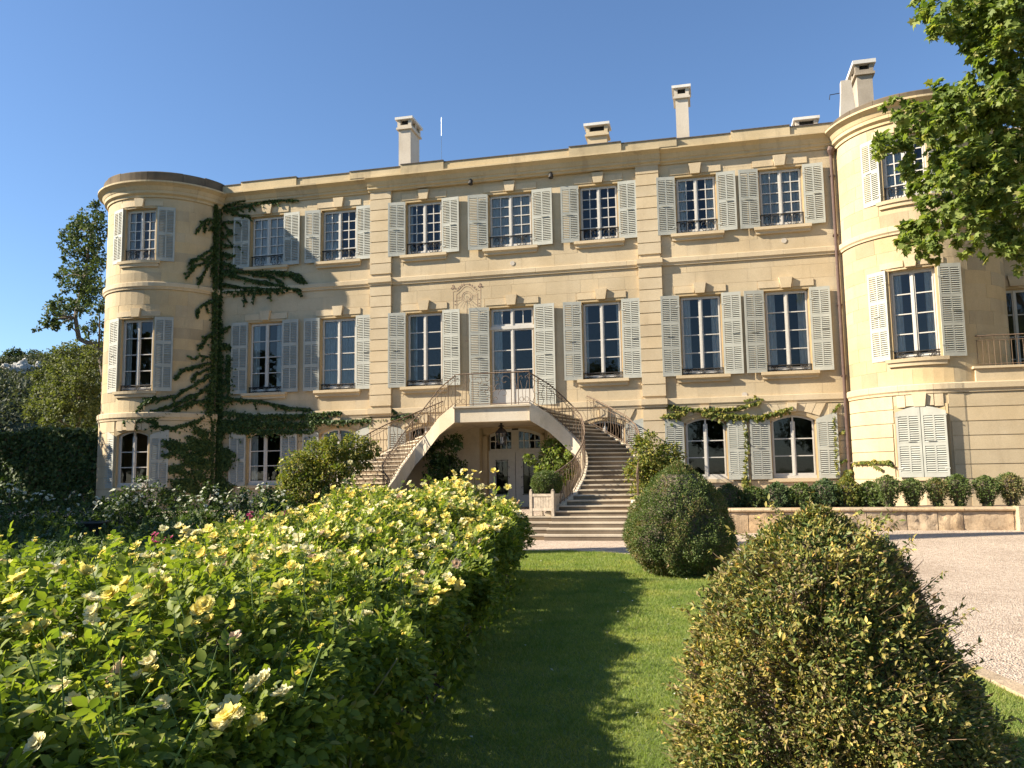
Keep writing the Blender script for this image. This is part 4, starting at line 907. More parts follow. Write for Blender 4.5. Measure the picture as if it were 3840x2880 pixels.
# wide lower steps
for k in range(4):
    z = ZT/4*(k+1); y0 = 20.66+.36*k
    for xa, xb, yy, dz in ((-4.03, -0.7+.02*k, y0, .002), (-12.0, -4.034, y0+.16, .004)):
        o_ = MB().box(xa, xb, yy-.012, 23.0, z-.04, z-dz).build('step', 'stair', st)
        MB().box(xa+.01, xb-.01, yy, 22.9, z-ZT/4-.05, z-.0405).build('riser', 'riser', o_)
for mir in (False, True):
    zs = [ZT+RISE*k for k in range(NR+1)]
    for k in range(NR):
        z = zs[k+1]; (i0, o0), (i1, o1) = plan(zs[k], mir), plan(zs[k+1] if k < NR-1 else ZL, mir)
        # a nosing in front, tread running back past the next riser
        v = Vector(((i0[0]+o0[0]-i1[0]-o1[0])/2, (i0[1]+o0[1]-i1[1]-o1[1])/2)); v.normalize(); nz = .03
        poly = [(i0[0]+v.x*nz, i0[1]+v.y*nz), (o0[0]+v.x*nz, o0[1]+v.y*nz), (o1[0]-v.x*.03, o1[1]-v.y*.03), (i1[0]-v.x*.03, i1[1]-v.y*.03)]
        if mir: poly = poly[::-1]
        s_ = MB().prism_z(poly, z-.038, z).build('step', 'stair', st)
        pr_ = [(i0[0], i0[1]), (o0[0], o0[1]), (o1[0]-v.x*.03, o1[1]-v.y*.03), (i1[0]-v.x*.03, i1[1]-v.y*.03)]
        if mir: pr_ = pr_[::-1]
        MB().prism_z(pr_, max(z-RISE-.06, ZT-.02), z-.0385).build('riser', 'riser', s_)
    # cheeks and soffit
    n = 44; inner = []; outer = []
    for i in range(n+1):
        z = ZT+(ZL-ZT)*i/n; a, c = plan(z, mir); inner.append((a, z)); outer.append((c, z))
    def cheek(path, other, name, mat, up, down, th, i_from=0):
        V = []; Fs = []
        for j in range(i_from, n+1):
            p, z = path[j]; q = other[j][0]; a = out2(p, q, th); lo = max(z-down, ZT-.05)
            e = .05 if j < 3 else 0
            V += [(a[0], a[1], lo), (a[0], a[1], z+up), (p[0], p[1], z+up), (p[0], p[1], lo)]
        m = n+1-i_from
        for j in range(m-1):
            for q in range(4): Fs.append((j*4+q, j*4+(q+1) % 4, (j+1)*4+(q+1) % 4, (j+1)*4+q))
        Fs += [(3, 2, 1, 0), tuple((m-1)*4+q for q in range(4))]
        b = MB().add(V, Fs); me = b.mesh(name); fix_normals(me); return new_obj(name, me, mat, st)
    cheek(inner, outer, 'inner_cheek', 'plaster', .10, .46, .16); cheek([(p, z) for p, z in outer], inner, 'outer_cheek', 'plaster', .10, .46, .14)
    V = []; Fs = []
    for j in range(n+1):
        (p, z), (q, _) = inner[j], outer[j]; lo = max(z-.40, ZT-.06); V += [(p[0], p[1], lo), (q[0], q[1], lo), (q[0], q[1], z-.16), (p[0], p[1], z-.16)]
    for j in range(n):
        for q in range(4): Fs.append((j*4+q, j*4+(q+1) % 4, (j+1)*4+(q+1) % 4, (j+1)*4+q))
    me = MB().add(V, Fs).mesh('soffit'); fix_normals(me); new_obj('soffit', me, 'plaster', st)
    # the solid wall below the outer half of the flight
    V = []; Fs = []
    for j in range(0, n+1):
        (q, z) = outer[j]; p = inner[j][0]; a = (q[0]+(p[0]-q[0])*.1, q[1]+(p[1]-q[1])*.1); V += [(a[0], a[1], ZT-.05), (a[0], a[1], max(z-.35, ZT-.04))]
    Fs = [(2*j, 2*j+2, 2*j+3, 2*j+1) for j in range(n)]; MB().add(V, Fs).build('flank_wall', 'plaster', st)
    # foot pedestals
    for (c, z) in (outer[0],):
        sx = -1 if mir else 1
        MB().lathe([(0, ZT), (.27, ZT), (.27, ZT+.05), (.23, ZT+.08), (.22, ZT+.30), (.26, ZT+.33), (.24, ZT+.40), (0, ZT+.40)], 18, cx=c[0]+sx*.16, cy=c[1]+.02).build('foot_pedestal', 'stair', st)
    # railings
    for path, other, nm, j0, j1 in ((inner, outer, 'inner', 1, n), (outer, inner, 'outer', 1, int(n*.86))):
        pts = []
        for j in range(j0, j1+1):
            p, z = path[j]; a = out2(p, other[j][0], .08); pts.append(Vector((a[0], a[1], z+.10)))
        H = .92; rail = MB(); rail.tube([p+Vector((0, 0, H)) for p in pts], .020, 6); rail.tube([p+Vector((0, 0, H-.15)) for p in pts], .010, 5); rail.tube([p+Vector((0, 0, .06)) for p in pts], .009, 5)
        # volute at the foot
        p = pts[0]; d = (pts[0]-pts[1]); d.z = 0; d.normalize(); rail.tube([p+Vector((0, 0, H))+d*(.12*math.sin(t*.5))+Vector((0, 0, -.10+.10*math.cos(t*.5))) for t in range(9)], .012, 5)
        ro = rail.build('railing', 'rust', st)
        acc = 0; k = 0; tot = [0.0]
        for j in range(1, len(pts)): tot.append(tot[-1]+(pts[j]-pts[j-1]).length)
        nb = int(tot[-1]/.155)
        for i in range(nb+1):
            s = tot[-1]*i/nb; j = min(max(int(np.searchsorted(tot, s))-1, 0), len(pts)-2); f = (s-tot[j])/max(tot[j+1]-tot[j], 1e-6); p = pts[j].lerp(pts[j+1], f)
            dr = (pts[j+1]-pts[j]); dr.z = 0; dr.normalize(); br = MB()
            if i % 2 == 0: br.tube([p, p+Vector((0, 0, H-.15 if i % 6 else H))], .010 if i % 6 else .014, 5)
            else: br.tube([p+Vector((0, 0, (H-.15)*t/14))+dr*(.028*math.sin(t/14*4*math.pi)*(1 if 0 < t < 14 else 0)) for t in range(15)], .009, 5)
            br.build('baluster', 'rust', ro)
            q = p+Vector((0, 0, H-.075)); br = MB(); br.tube([q+dr*(.055*math.cos(t*.75)*(1-t*.06))+Vector((0, 0, .055*math.sin(t*.75)*(1-t*.06))) for t in range(9)], .006, 4); br.build('scroll', 'rust', ro)
# landing slab and its front railing
lx0, lx1 = 2*XC+5.20, -5.20
MB().prism_z([(lx0, 24.80), (lx1, 24.80), (lx1, 27.96), (lx0, 27.96)], ZL-.46, ZL-.02).build('landing', 'plaster', st)
MB().box(lx0-.05, lx1+.05, 24.72, 27.95, ZL-.018, ZL+.035).build('landing_paving', 'stair', st)
H = 1.02; y = 24.84; zb = ZL+.035; rail = MB(); rail.tube([(lx0, y, zb+H), (lx1, y, zb+H)], .022, 6); rail.tube([(lx0, y, zb+.06), (lx1, y, zb+.06)], .012, 5)
ro = rail.build('landing_railing', 'rust', st)
cx = (lx0+lx1)/2; wl = lx1-lx0
for x in (lx0, lx0+.36, cx-.62, cx+.62, lx1-.36, lx1): MB().tube([(x, y, zb), (x, y, zb+H)], .013, 6).build('post', 'rust', ro)
for xa in (lx0+.18, lx1-.18):
    for sx in (-1, 1):
        MB().tube([(xa+sx*.03, y, zb+.1), (xa+sx*.06, y, zb+.5), (xa+sx*.11, y, zb+.75)], .007, 4).tube(scroll(xa+sx*.08, zb+.84, .07, -.5 if sx > 0 else 3.6, (-.5+5) if sx > 0 else 3.6-5, y), .007, 4).tube(scroll(xa+sx*.08, zb+.17, .07, 0, 6.28, y, shrink=1), .007, 4).build('panel_scroll', 'rust', ro)
for sx in (-1, 1):
    for (ox, oz, r, a0, a1) in ((.42, .78, .15, .4, 5.6), (.36, .36, .17, 3.4, -1.8), (.20, .55, .13, 1.0, 6.0), (.12, .2, .09, 4, -1), (.16, .85, .10, 3.0, 8.0)):
        A0, A1 = (a0, a1) if sx > 0 else (math.pi-a0, math.pi-a1)
        MB().tube(scroll(cx+sx*ox, zb+oz, r, A0, A1, y, 12), .008, 4).build('panel_scroll', 'rust', ro)
    MB().tube([(cx+sx*.75, y, zb+.06), (cx+sx*.72, y, zb+.3), (cx+sx*.80, y, zb+.55), (cx+sx*.72, y, zb+.8), (cx+sx*.76, y, zb+H)], .008, 4).build('panel_scroll', 'rust', ro)
MB().tube(scroll(cx, zb+.52, .10, 0, 6.28, y, 14, 1), .009, 4).build('panel_ring', 'rust', ro)
# hanging lantern
lp = at_y(1880, 1640, 25.6); lan = thing('lantern', 'iron and glass lantern hanging under the staircase landing', 'lantern', (float(lp[0]), 25.6, 2.3)); X, Y = float(lp[0]), 25.6
zt = float(at_y(1880, 1585, Y)[2]); zb = float(at_y(1880, 1665, Y)[2]); hh = zt-zb
MB().tube([(X, Y, zt), (X, Y, ZL-.45)], .008, 5).build('chain', 'iron', lan)
MB().lathe([(0, zt+.02), (.03, zt), (.05, zt-.03), (.03, zt-.06), (.09, zt-.10), (.10, zt-.13), (.04, zt-.14), (.12, zt-.22), (.19, zt-.30), (.20, zt-.33), (0, zt-.33)], 8, cx=X, cy=Y).build('crown', 'iron', lan)
cg = MB()
for k in range(6):
    a = k*math.pi/3; cg.tube([(X+.19*math.sin(a), Y-.19*math.cos(a), zt-.32), (X+.13*math.sin(a), Y-.13*math.cos(a), zb)], .010, 5)
cg.tube([(X+.13*math.sin(k*math.pi/6), Y-.13*math.cos(k*math.pi/6), zb) for k in range(13)], .012, 5); cg.build('cage', 'iron', lan)
MB().lathe([(.18, zt-.33), (.125, zb)], 6, cx=X, cy=Y).build('lantern_glass', 'glass', lan)
for k in range(3): MB().tube([(X+.04*math.cos(k*2.1), Y+.04*math.sin(k*2.1), zb+.02), (X+.04*math.cos(k*2.1), Y+.04*math.sin(k*2.1), zb+.22)], .012, 6).build('candle', 'whitepaint', lan)
MB().box(X-.13, X+.13, Y-.13, Y+.13, zb-.015, zb).build('base', 'iron', lan)
# ================================================================== GARDEN RETAINING WALL
gw = thing('retaining_wall', 'low rough stone wall with a rounded coping along the raised bed', 'wall', (6, 22.3, 0)); GWY = 22.3
x = -0.66; k = 0
MB().box(-.66, 17, GWY+.03, GWY+.3, -.2, .66).build('wall_core', 'wallold', gw)
while x < 16.5:
    L = random.uniform(.55, 1.15); n = 9; me = bmesh.new()
    z0, z1 = float(ground_z(x, GWY))-.12, .585
    b = MB()
    gx = [x+.008+(L-.016)*i/n for i in range(n+1)]; gz = [z0+(z1-z0)*j/7 for j in range(8)]
    V = [(gx[i], GWY-.02-.035*math.sin(math.pi*min(max(i/n, .08), .92))*math.sin(math.pi*min(max(j/7, .08), .92))-.045*mnoise.noise((gx[i]*6, gz[j]*7, 1.3))-.022*mnoise.noise((gx[i]*15, gz[j]*17, 4.3)), gz[j]) for j in range(8) for i in range(n+1)]
    V += [(gx[i], GWY+.05, gz[j]) for j in (0, 7) for i in (0, n)]
    Fs = [(j*(n+1)+i, j*(n+1)+i+1, (j+1)*(n+1)+i+1, (j+1)*(n+1)+i) for j in range(7) for i in range(n)]
    b.add(V, Fs); b.build('wall_stone', 'wallold', gw, None, True)
    x += L; k += 1
x = -0.7
while x < 16.5:
    L = random.uniform(1.0, 1.7)
    MB().prism_x([(GWY+.32, .60), (GWY-.05, .60), (GWY-.085, .625), (GWY-.09, .655), (GWY-.06, .69), (GWY+.32, .70)], x+.004, x+L-.004).build('coping_stone', 'wallold', gw); x += L
bx = at_y(3835, 1950, GWY-.2)
MB().box(float(bx[0])-.09, float(bx[0])+.5, GWY-.28, GWY+.1, -.1, .72).build('end_pier', 'wallold', gw)
bed = sheet('raised_bed', np.linspace(-.6, 17, 30), np.linspace(GWY+.31, 25.6, 8), lambda x, y: .60+.02*np.sin(x*3+y*5), 'soil')
# ================================================================== WOODEN PLANTER WITH CLIPPED BALL
pq = at_z(2042, 1936, ZT); PX, PY = float(pq[0]), 22.25
pl = thing('planter_box', 'square weathered wooden planter at the foot of the staircase', 'planter', (PX, PY, ZT)); T = Matrix.Translation((PX, PY, ZT)) @ Matrix.Rotation(R_(-14), 4, 'Z'); hw = .32
for sx in (-1, 1):
    for sy in (-1, 1):
        g = MB(); g.box(sx*hw-.04, sx*hw+.04, sy*hw-.04, sy*hw+.04, 0, .66); g.lathe([(0, .72), (.035, .70), (.045, .68), (.03, .66), (0, .66)], 8, cx=sx*hw, cy=sy*hw); g.build('corner_post', 'wood', pl, T)
for rot in range(4):
    Tr = T @ Matrix.Rotation(rot*math.pi/2, 4, 'Z')
    for k in range(7): cube_obj('slat', 'wood', pl, -hw+.045+k*.079, -hw+.045+k*.079+.074, -hw-.012, -hw+.012, .13, .56, Tr)
    for z in (.14, .52): cube_obj('rail', 'wood', pl, -hw+.041, hw-.041, -hw-.032, -hw-.013, z, z+.07, Tr)
cube_obj('soil_fill', 'soil', pl, -hw+.02, hw-.02, -hw+.02, hw-.02, .3, .58, T)
# ================================================================== PLANT HELPERS
SUNV = np.array([SUN_H[0]*math.cos(SUN_EL), SUN_H[1]*math.cos(SUN_EL), math.sin(SUN_EL)])      # leaves turn to the light
def limb(b, a, c, r0, r1, bend=.12, n=6, sides=6):
    a, c = Vector(a), Vector(c); L = (c-a).length; off = Vector(rnd_dirs(1)[0])*L*bend
    pts = [a.lerp(c, i/n)+off*math.sin(math.pi*i/n) for i in range(n+1)]
    b.tube(pts, [r0+(r1-r0)*i/n for i in range(n+1)], sides); return pts
def blob_points(blobs, per, shell=.55):       # blobs: (centre, radius, zscale); leaves sit mostly near the surface, in small clumps
    P, O = [], []
    for c, r, zs in blobs:
        n = max(8, int(per*r*r)); k = max(4, n//14)
        d = rnd_dirs(k); rad = r*(shell+(1-shell)*RNG.random(k)**.6)*(.75+.5*vnoise(d*2+np.array(c), 1.3))
        cc = d*rad[:, None]; idx = RNG.integers(0, k, n); q = cc[idx]+RNG.normal(size=(n, 3))*r*.13
        q[:, 2] *= zs; P.append(q+np.array(c)); O.append(unit(q+1e-6))
    return np.concatenate(P), np.concatenate(O)
def foliage(name, parent, mat, P, O, size, proto=LEAF2, up=.5, droop=.3, jit=.7, sv=.35):
    n = len(P); d = unit(O*.7+RNG.normal(size=(n, 3))*jit-np.array([0, 0, droop])); nn = unit(O*.5+np.array([0, 0, up])+SUNV*.55+RNG.normal(size=(n, 3))*.5)
    o = scatter(name, proto, P, d, nn, size*(1-sv+2*sv*RNG.random(n)), mat, parent); return stuff(o)
def px_blobs(lst, Y, dY=0.6, zs=1.0):
    out_ = []
    for x, y, r in lst:
        yy = Y+RNG.uniform(-dY, dY); p = at_y(x, y, yy); out_.append((p, r*yy/F_PX*1.12, zs))
    return out_
def tree(name, label, base, blobs, leafmat, size, per, proto=LEAF2, group=None, trunk_r=.2, trunk_top=None, cat='tree', shell=.45, limbs=True, trunk_pts=None):
    t = thing(name, label, cat, base, group); b = MB(); base = Vector(base)
    top = Vector(trunk_top) if trunk_top else Vector(blobs[0][0])
    pts = trunk_pts or [base, base.lerp(top, .3)+Vector((.08, .05, 0)), base.lerp(top, .65)-Vector((.1, 0, 0)), top]
    b.tube(pts, [trunk_r*(1-.75*i/(len(pts)-1)) for i in range(len(pts))], 8)
    if limbs:
        for c, r, zs in blobs:
            if random.random() < .4: continue
            k = min((Vector(q_) for q_ in pts[1:]), key=lambda q_: (q_-Vector(c)).length); limb(b, k, Vector(c), max(.03, trunk_r*.3), .02, .1, 5, 5)
    b.build('trunk', 'bark', t, None, True)
    P, O = blob_points(blobs, per, shell); foliage('crown', t, leafmat, P, O, size, proto); return t
# ================================================================== ROSE HEDGE
def hedge_h(y, w):
    y = np.asarray(y, float); w = np.asarray(w, float); P = np.stack([y, w, y*0], -1).reshape(-1, 3)
    n = (vnoise(P, 1.7, 1)+.5*vnoise(P, 4.1, 2)).reshape(y.shape)/1.5
    lump = vnoise(P*np.array([1, .8, 1]), 1.05, 8).reshape(y.shape)
    return .80+.30*smooth(w, -.05, 1.0)+.22*(n-.5)*1.3+.42*(lump-.5)*smooth(w, -.1, .5)+.10*smooth(y, 5, 10)+.26*smooth(y, 8.5, 12.5)-.25*smooth(w, 2.2, 2.75)-.3*smooth(y, 12.9, 13.5)
rh_t = thing('rose_hedge', 'long bushy row of yellow roses in front along the lawn', 'rose hedge', (-2.4, 5, 0))
HB = lambda y: .10*np.sin(y*1.9)+.07*np.sin(y*4.3+1)           # uneven flank
def hedge_leaves(n, y0, y1, top_frac):
    nt_ = int(n*top_frac); ns = n-nt_
    y = np.exp(RNG.uniform(math.log(y0+1.5), math.log(y1+1.5), nt_))-1.5; w = RNG.uniform(-.1, 2.7, nt_); h = hedge_h(y, w); z = h-RNG.exponential(.10, nt_)+.02
    P1 = np.stack([hedge_xr(y)-w+HB(y)*(w < .4), y, np.maximum(z, .3)], 1); O1 = unit(np.stack([.35-.1*w, -.25+0*w, 1+0*w], 1))
    y = np.exp(RNG.uniform(math.log(y0+1.5), math.log(y1+1.5), ns))-1.5; zz = RNG.random(ns)**.75; h = hedge_h(y, y*0); z = .26+zz*(h-.22)
    bulge = .16*np.sin(np.clip(zz, 0, 1)*math.pi*.9); w = -bulge-HB(y)+RNG.exponential(.12, ns)
    P2 = np.stack([hedge_xr(y)-w, y, z], 1); O2 = unit(np.stack([1+0*y, -.45+0*y, .25+0*y], 1))
    k1 = vnoise(P1*np.array([1, 1, 0]), 2.3, 15)+.25*vnoise(P1*np.array([1, 1, 0]), 6, 16) > .36+.1*RNG.random(nt_); P1, O1 = P1[k1], O1[k1]
    keep = vnoise(P2, 3.3, 6)+.5*zz > .52+.12*RNG.random(ns); P2, O2 = P2[keep], O2[keep]
    return np.concatenate([P1, P2]), np.concatenate([O1, O2])
P, O = hedge_leaves(27000, .4, 6.0, .60); foliage('near_foliage', rh_t, 'roseleaf', P, O, .092, ROSE5, up=.75, droop=.15, jit=.75)
P, O = hedge_leaves(24000, 6.0, 13.4, .60); foliage('far_foliage', rh_t, 'roseleaf', P, O, .105, ROSE5B, up=.75, droop=.15, jit=.75)
n = 7000; y = RNG.uniform(.6, 13.1, n); w = RNG.uniform(.15, 2.6, n); z = .28+RNG.random(n)*(hedge_h(y, w)-.42); foliage('inner_foliage', rh_t, 'roseleaf', np.stack([hedge_xr(y)-w, y, z], 1), rnd_dirs(n), .14, ROSE3B)
# end of the row towards the house
n = 2600; w = RNG.uniform(0, 2.6, n); z = RNG.uniform(.15, 1.25, n); y = 13.2+RNG.normal(size=n)*.12; P = np.stack([hedge_xr(y)-w, y, z], 1); foliage('end_foliage', rh_t, 'roseleaf', P, unit(RNG.normal(size=(n, 3))+np.array([0, .6, .4])), .12, ROSE5B)
# individual leaves nearest the viewer
lm = np_mesh('leaf', LEAF6[0]*.052, LEAF6[1]); lm.materials.append(M['roseleaf'])
n = 300; y = RNG.uniform(1.2, 5.5, n); w = RNG.uniform(-.05, 2.2, n); z = hedge_h(y, w)+.03*RNG.random(n); Pn = np.stack([hedge_xr(y)-w, y, z], 1)
X, D, Z = leaf_axes(rnd_dirs(n)*np.array([1, 1, .4]), rnd_dirs(n)*.5+np.array([0, 0, 1]))
for i in range(n):
    s = RNG.uniform(.75, 1.25); new_obj('leaf', lm, None, rh_t, Matrix(((X[i, 0]*s, D[i, 0]*s, Z[i, 0]*s, Pn[i, 0]), (X[i, 1]*s, D[i, 1]*s, Z[i, 1]*s, Pn[i, 1]), (X[i, 2]*s, D[i, 2]*s, Z[i, 2]*s, Pn[i, 2]), (0, 0, 0, 1))))
# canes
b = MB()
for i in range(420):
    y = float(np.exp(RNG.uniform(math.log(2.2), math.log(14.6)))-1.5); w = float(RNG.uniform(-.05, 1.2)); h = float(hedge_h(y, w)); x = float(hedge_xr(y))-w
    b.tube([(x-.05, y, 0), (x+RNG.normal()*.04, y+RNG.normal()*.04, h*.5), (x+RNG.normal()*.10+.05, y+RNG.normal()*.10, h*.92)], [.011, .008, .004], 4)
stuff(b.build('canes', 'cane', rh_t))
# shoots standing above the row
b = MB(); SP, SO, tips = [], [], []
for i in range(300):
    y = float(np.exp(RNG.uniform(math.log(3.4), math.log(14.6)))-1.5); w = float(RNG.uniform(.05, 2.4)) if i % 3 else float(RNG.uniform(-.12, .5)); h = float(hedge_h(y, w)); x = float(hedge_xr(y))-w; L = float(RNG.uniform(.10, .30))*(1.0 if RNG.random() < .85 else 1.3)
    tip = (x+RNG.normal()*.06, y+RNG.normal()*.06, h+L); b.tube([(x, y, h-.25), (x, y, h), tip], [.005, .004, .002], 4); tips.append(tip)
    for k in range(7):
        f = k/7; SP.append((x+(tip[0]-x)*f, y+(tip[1]-y)*f, h-.1+(L+.1)*f)); a = k*2.4+i; SO.append((math.cos(a), math.sin(a), .35))
stuff(b.build('shoots', 'greenstem', rh_t)); SP, SO = np.array(SP), np.array(SO)
foliage('shoot_foliage', rh_t, 'roseleaf', SP, SO, .095, ROSE5, jit=.25, up=.9, droop=-.1)
# blooms
def rose_mesh(kind):
    b = MB(); rg = random.Random({'open': 3, 'full': 4, 'half': 5, 'bud': 6}[kind])
    whorls = {'open': [(5, .95, .42, .62), (5, .70, .62, .5), (4, .42, .95, .36)], 'full': [(6, .88, .5, .6), (6, .68, .75, .52), (5, .45, 1.0, .42), (4, .28, 1.25, .34)], 'half': [(5, .7, .75, .6), (5, .5, 1.1, .5), (4, .3, 1.3, .42)], 'bud': [(4, .22, 1.35, .55), (3, .15, 1.45, .5)]}[kind]
    for nw, rad, lift, wid in whorls:
        ph = rg.random()*6
        for k in range(nw):
            a = ph+2*math.pi*k/nw+rg.uniform(-.15, .15); l = lift+rg.uniform(-.12, .12); V = []
            for j in range(4):
                f = j/3; r = rad*(.10+.9*f)*math.cos(l*.75*(1-.45*f)); z = rad*math.sin(l)*f*.9+.12*f-(.18*f*f if l < .8 else 0)+rg.uniform(-.03, .03)
                hwid = wid*(.25+.85*math.sin(math.pi*(.15+.68*f)))*.5
                for s in (-1, 0, 1):
                    V.append((r*math.cos(a)-s*hwid*math.sin(a), r*math.sin(a)+s*hwid*math.cos(a), z+abs(s)*.09*(1 if l > .6 else .5)))
            Fs = [(j*3+i, j*3+i+1, (j+1)*3+i+1, (j+1)*3+i) for j in range(3) for i in range(2)]; b.add(V, Fs)
    return b
ROSES = {}
for kind in ('open', 'full', 'half', 'bud'):
    for col in ('petal_y', 'petal_c', 'petal_f', 'petal_w', 'petal_p'):
        me = rose_mesh(kind).mesh('rose'); me.materials.append(M[col]); me.polygons.foreach_set('use_smooth', [True]*len(me.polygons)); ROSES[kind, col] = me
def bloom(par, p, r, kind, col, tilt=None, name='rose'):
    d = Vector(tilt) if tilt is not None else Vector((random.gauss(-.1, .5), random.gauss(-.6, .5), 1)); q = d.to_track_quat('Z', 'Y').to_matrix().to_4x4()
    return new_obj(name, ROSES[kind, col], None, par, Matrix.Translation(Vector(p)) @ q @ Matrix.Rotation(random.random()*6, 4, 'Z') @ Matrix.Scale(r, 4))
def march(px, py):
    r = ray(px, py); t = np.linspace(.9, 19, 900); Q = CP+r[None]*t[:, None]; y, w, z = Q[:, 1], hedge_xr(Q[:, 1])-Q[:, 0], Q[:, 2]
    h = hedge_h(y, w); ok = (w > -.12) & (w < 2.75) & (y > .5) & (y < 13.3) & (z < h+.04)
    if ok.any(): return Q[np.argmax(ok)], True
    g = np.where((w > 0) & (w < 2.7) & (y < 13.3) & (y > 5), z-h, 9); return (Q[np.argmin(g)] if g.min() < .45 else None), False
Z7 = [(290, 245), (130, 305), (720, 105), (560, 150), (780, 165), (1075, 155), (470, 270), (100, 415), (50, 530), (190, 570), (255, 560), (130, 505), (495, 420), (520, 480), (600, 390), (750, 430), (1085, 465), (1010, 545), (1430, 130), (1500, 130), (1600, 130), (1660, 190), (1845, 150), (1520, 215), (1560, 300), (1640, 350), (1770, 395), (1655, 480), (1330, 180), (805, 745), (1390, 830), (1340, 860), (1485, 910), (1220, 965), (1160, 1000), (1265, 1010), (875, 960), (1225, 620), (20, 65), (975, 20), (1090, 10), (1130, 55), (940, 5), (1050, 470), (640, 790), (745, 820), (350, 880), (235, 1195)]
Z5 = [(95, 300), (620, 250), (580, 190), (840, 190), (890, 175), (1050, 290), (830, 330), (730, 330), (960, 335), (350, 360), (210, 560), (185, 630), (420, 600), (600, 640), (850, 590), (930, 650), (1030, 610), (1120, 570), (1100, 620), (440, 790), (320, 795), (720, 720), (610, 790), (330, 900), (510, 1040), (910, 930), (820, 990), (450, 1225), (690, 1000), (720, 830), (520, 300), (480, 210), (660, 200), (280, 390), (1160, 600), (1010, 560)]
spots = [(x*.7233, 2000+y*.7233) for x, y in Z7]+[(1500+x*.4219, 1700+y*.4219) for x, y in Z5]
fade = {(1225, 620), (690, 1000), (720, 830), (330, 900), (510, 1040)}
cnt = 0; stem = MB()
for (px, py), src in zip(spots, Z7+Z5):
    p, hit = march(px, py)
    if p is None: continue
    p = Vector(p); white = py > 2520
    if not hit: stem.tube([(p.x, p.y, .5), (p.x, p.y, p.z-.02)], .004, 4)
    col = 'petal_f' if src in fade else ('petal_c' if white or RNG.random() < .3 else 'petal_y')
    r0 = .036 if p.y < 2.7 else (.050 if p.y < 5 else .062)
    bloom(rh_t, p+Vector((0, -.03, .055)), r0*RNG.uniform(.85, 1.15), random.choice(['open', 'full', 'full', 'half']), col); cnt += 1
    for k in range(int(RNG.integers(0, 3 if p.y < 6 else 4))):
        q = p+Vector((RNG.normal()*.07, RNG.normal()*.07, RNG.normal()*.025+.02)); bloom(rh_t, q, r0*RNG.uniform(.65, 1.05), random.choice(['open', 'full', 'half', 'bud']), random.choice(['petal_y', 'petal_y', 'petal_c', col])); cnt += 1
while cnt < 292:
    y = float(np.exp(RNG.uniform(math.log(4.0), math.log(14.6)))-1.5); w = float(RNG.uniform(-.05, 2.3)) if RNG.random() < .85 else float(RNG.uniform(-.15, .1)); h = float(hedge_h(y, w)); base = Vector((float(hedge_xr(y))-w, y, h+.05))
    for k in range(int(RNG.integers(1, 4))):
        bloom(rh_t, base+Vector((RNG.normal()*.07, RNG.normal()*.07, RNG.normal()*.03)), RNG.uniform(.048, .066), random.choice(['open', 'full', 'half']), random.choice(['petal_y', 'petal_y', 'petal_c', 'petal_c', 'petal_f'])); cnt += 1
far_b = {'petal_y': ([], []), 'petal_c': ([], [])}
for k in range(560):
    y = float(RNG.uniform(5.5, 13.2)); w = float(RNG.uniform(-.1, 2.4)); h = float(hedge_h(y, w)); cl = Vector((float(hedge_xr(y))-w, y, h+.045))
    for j in range(int(RNG.integers(1, 3))):
        c_ = random.choice(['petal_y', 'petal_y', 'petal_c']); me_ = ROSES[random.choice(['open', 'full', 'half']), c_]; T_ = Matrix.Translation(cl+Vector((RNG.normal()*.06, RNG.normal()*.06, RNG.normal()*.03))) @ Vector((random.gauss(-.15, .4), random.gauss(-.6, .45), 1)).to_track_quat('Z', 'Y').to_matrix().to_4x4() @ Matrix.Scale(RNG.uniform(.042, .062), 4)
        V_, F_ = far_b[c_]; o_ = len(V_); V_ += [tuple(T_ @ v.co) for v in me_.vertices]; F_ += [tuple(i_+o_ for i_ in p_.vertices) for p_ in me_.polygons]
for c_, (V_, F_) in far_b.items(): stuff(MB().add(V_, F_).build('far_roses', c_, rh_t, None, True))
for t_ in tips[::2]: bloom(rh_t, t_, .030, 'bud', 'petal_y', (0, 0, 1), 'rosebud')
stuff(stem.build('bloom_stems', 'greenstem', rh_t))
# weeds and leaf litter at the foot
n = 2500; y = np.exp(RNG.uniform(math.log(2.5), math.log(14), n))-1.5; P = np.stack([hedge_xr(y)+RNG.normal(size=n)*.12, y, .02+.10*RNG.random(n)**2], 1)
wd = scatter('weeds', LEAF2, P, unit(RNG.normal(size=(n, 3))*np.array([1, 1, .3])+np.array([0, 0, .8])), rnd_dirs(n), .05+.05*RNG.random(n), 'roseleaf'); stuff(wd); wd['label'] = 'small weeds growing along the foot of the rose row'; wd['category'] = 'weeds'
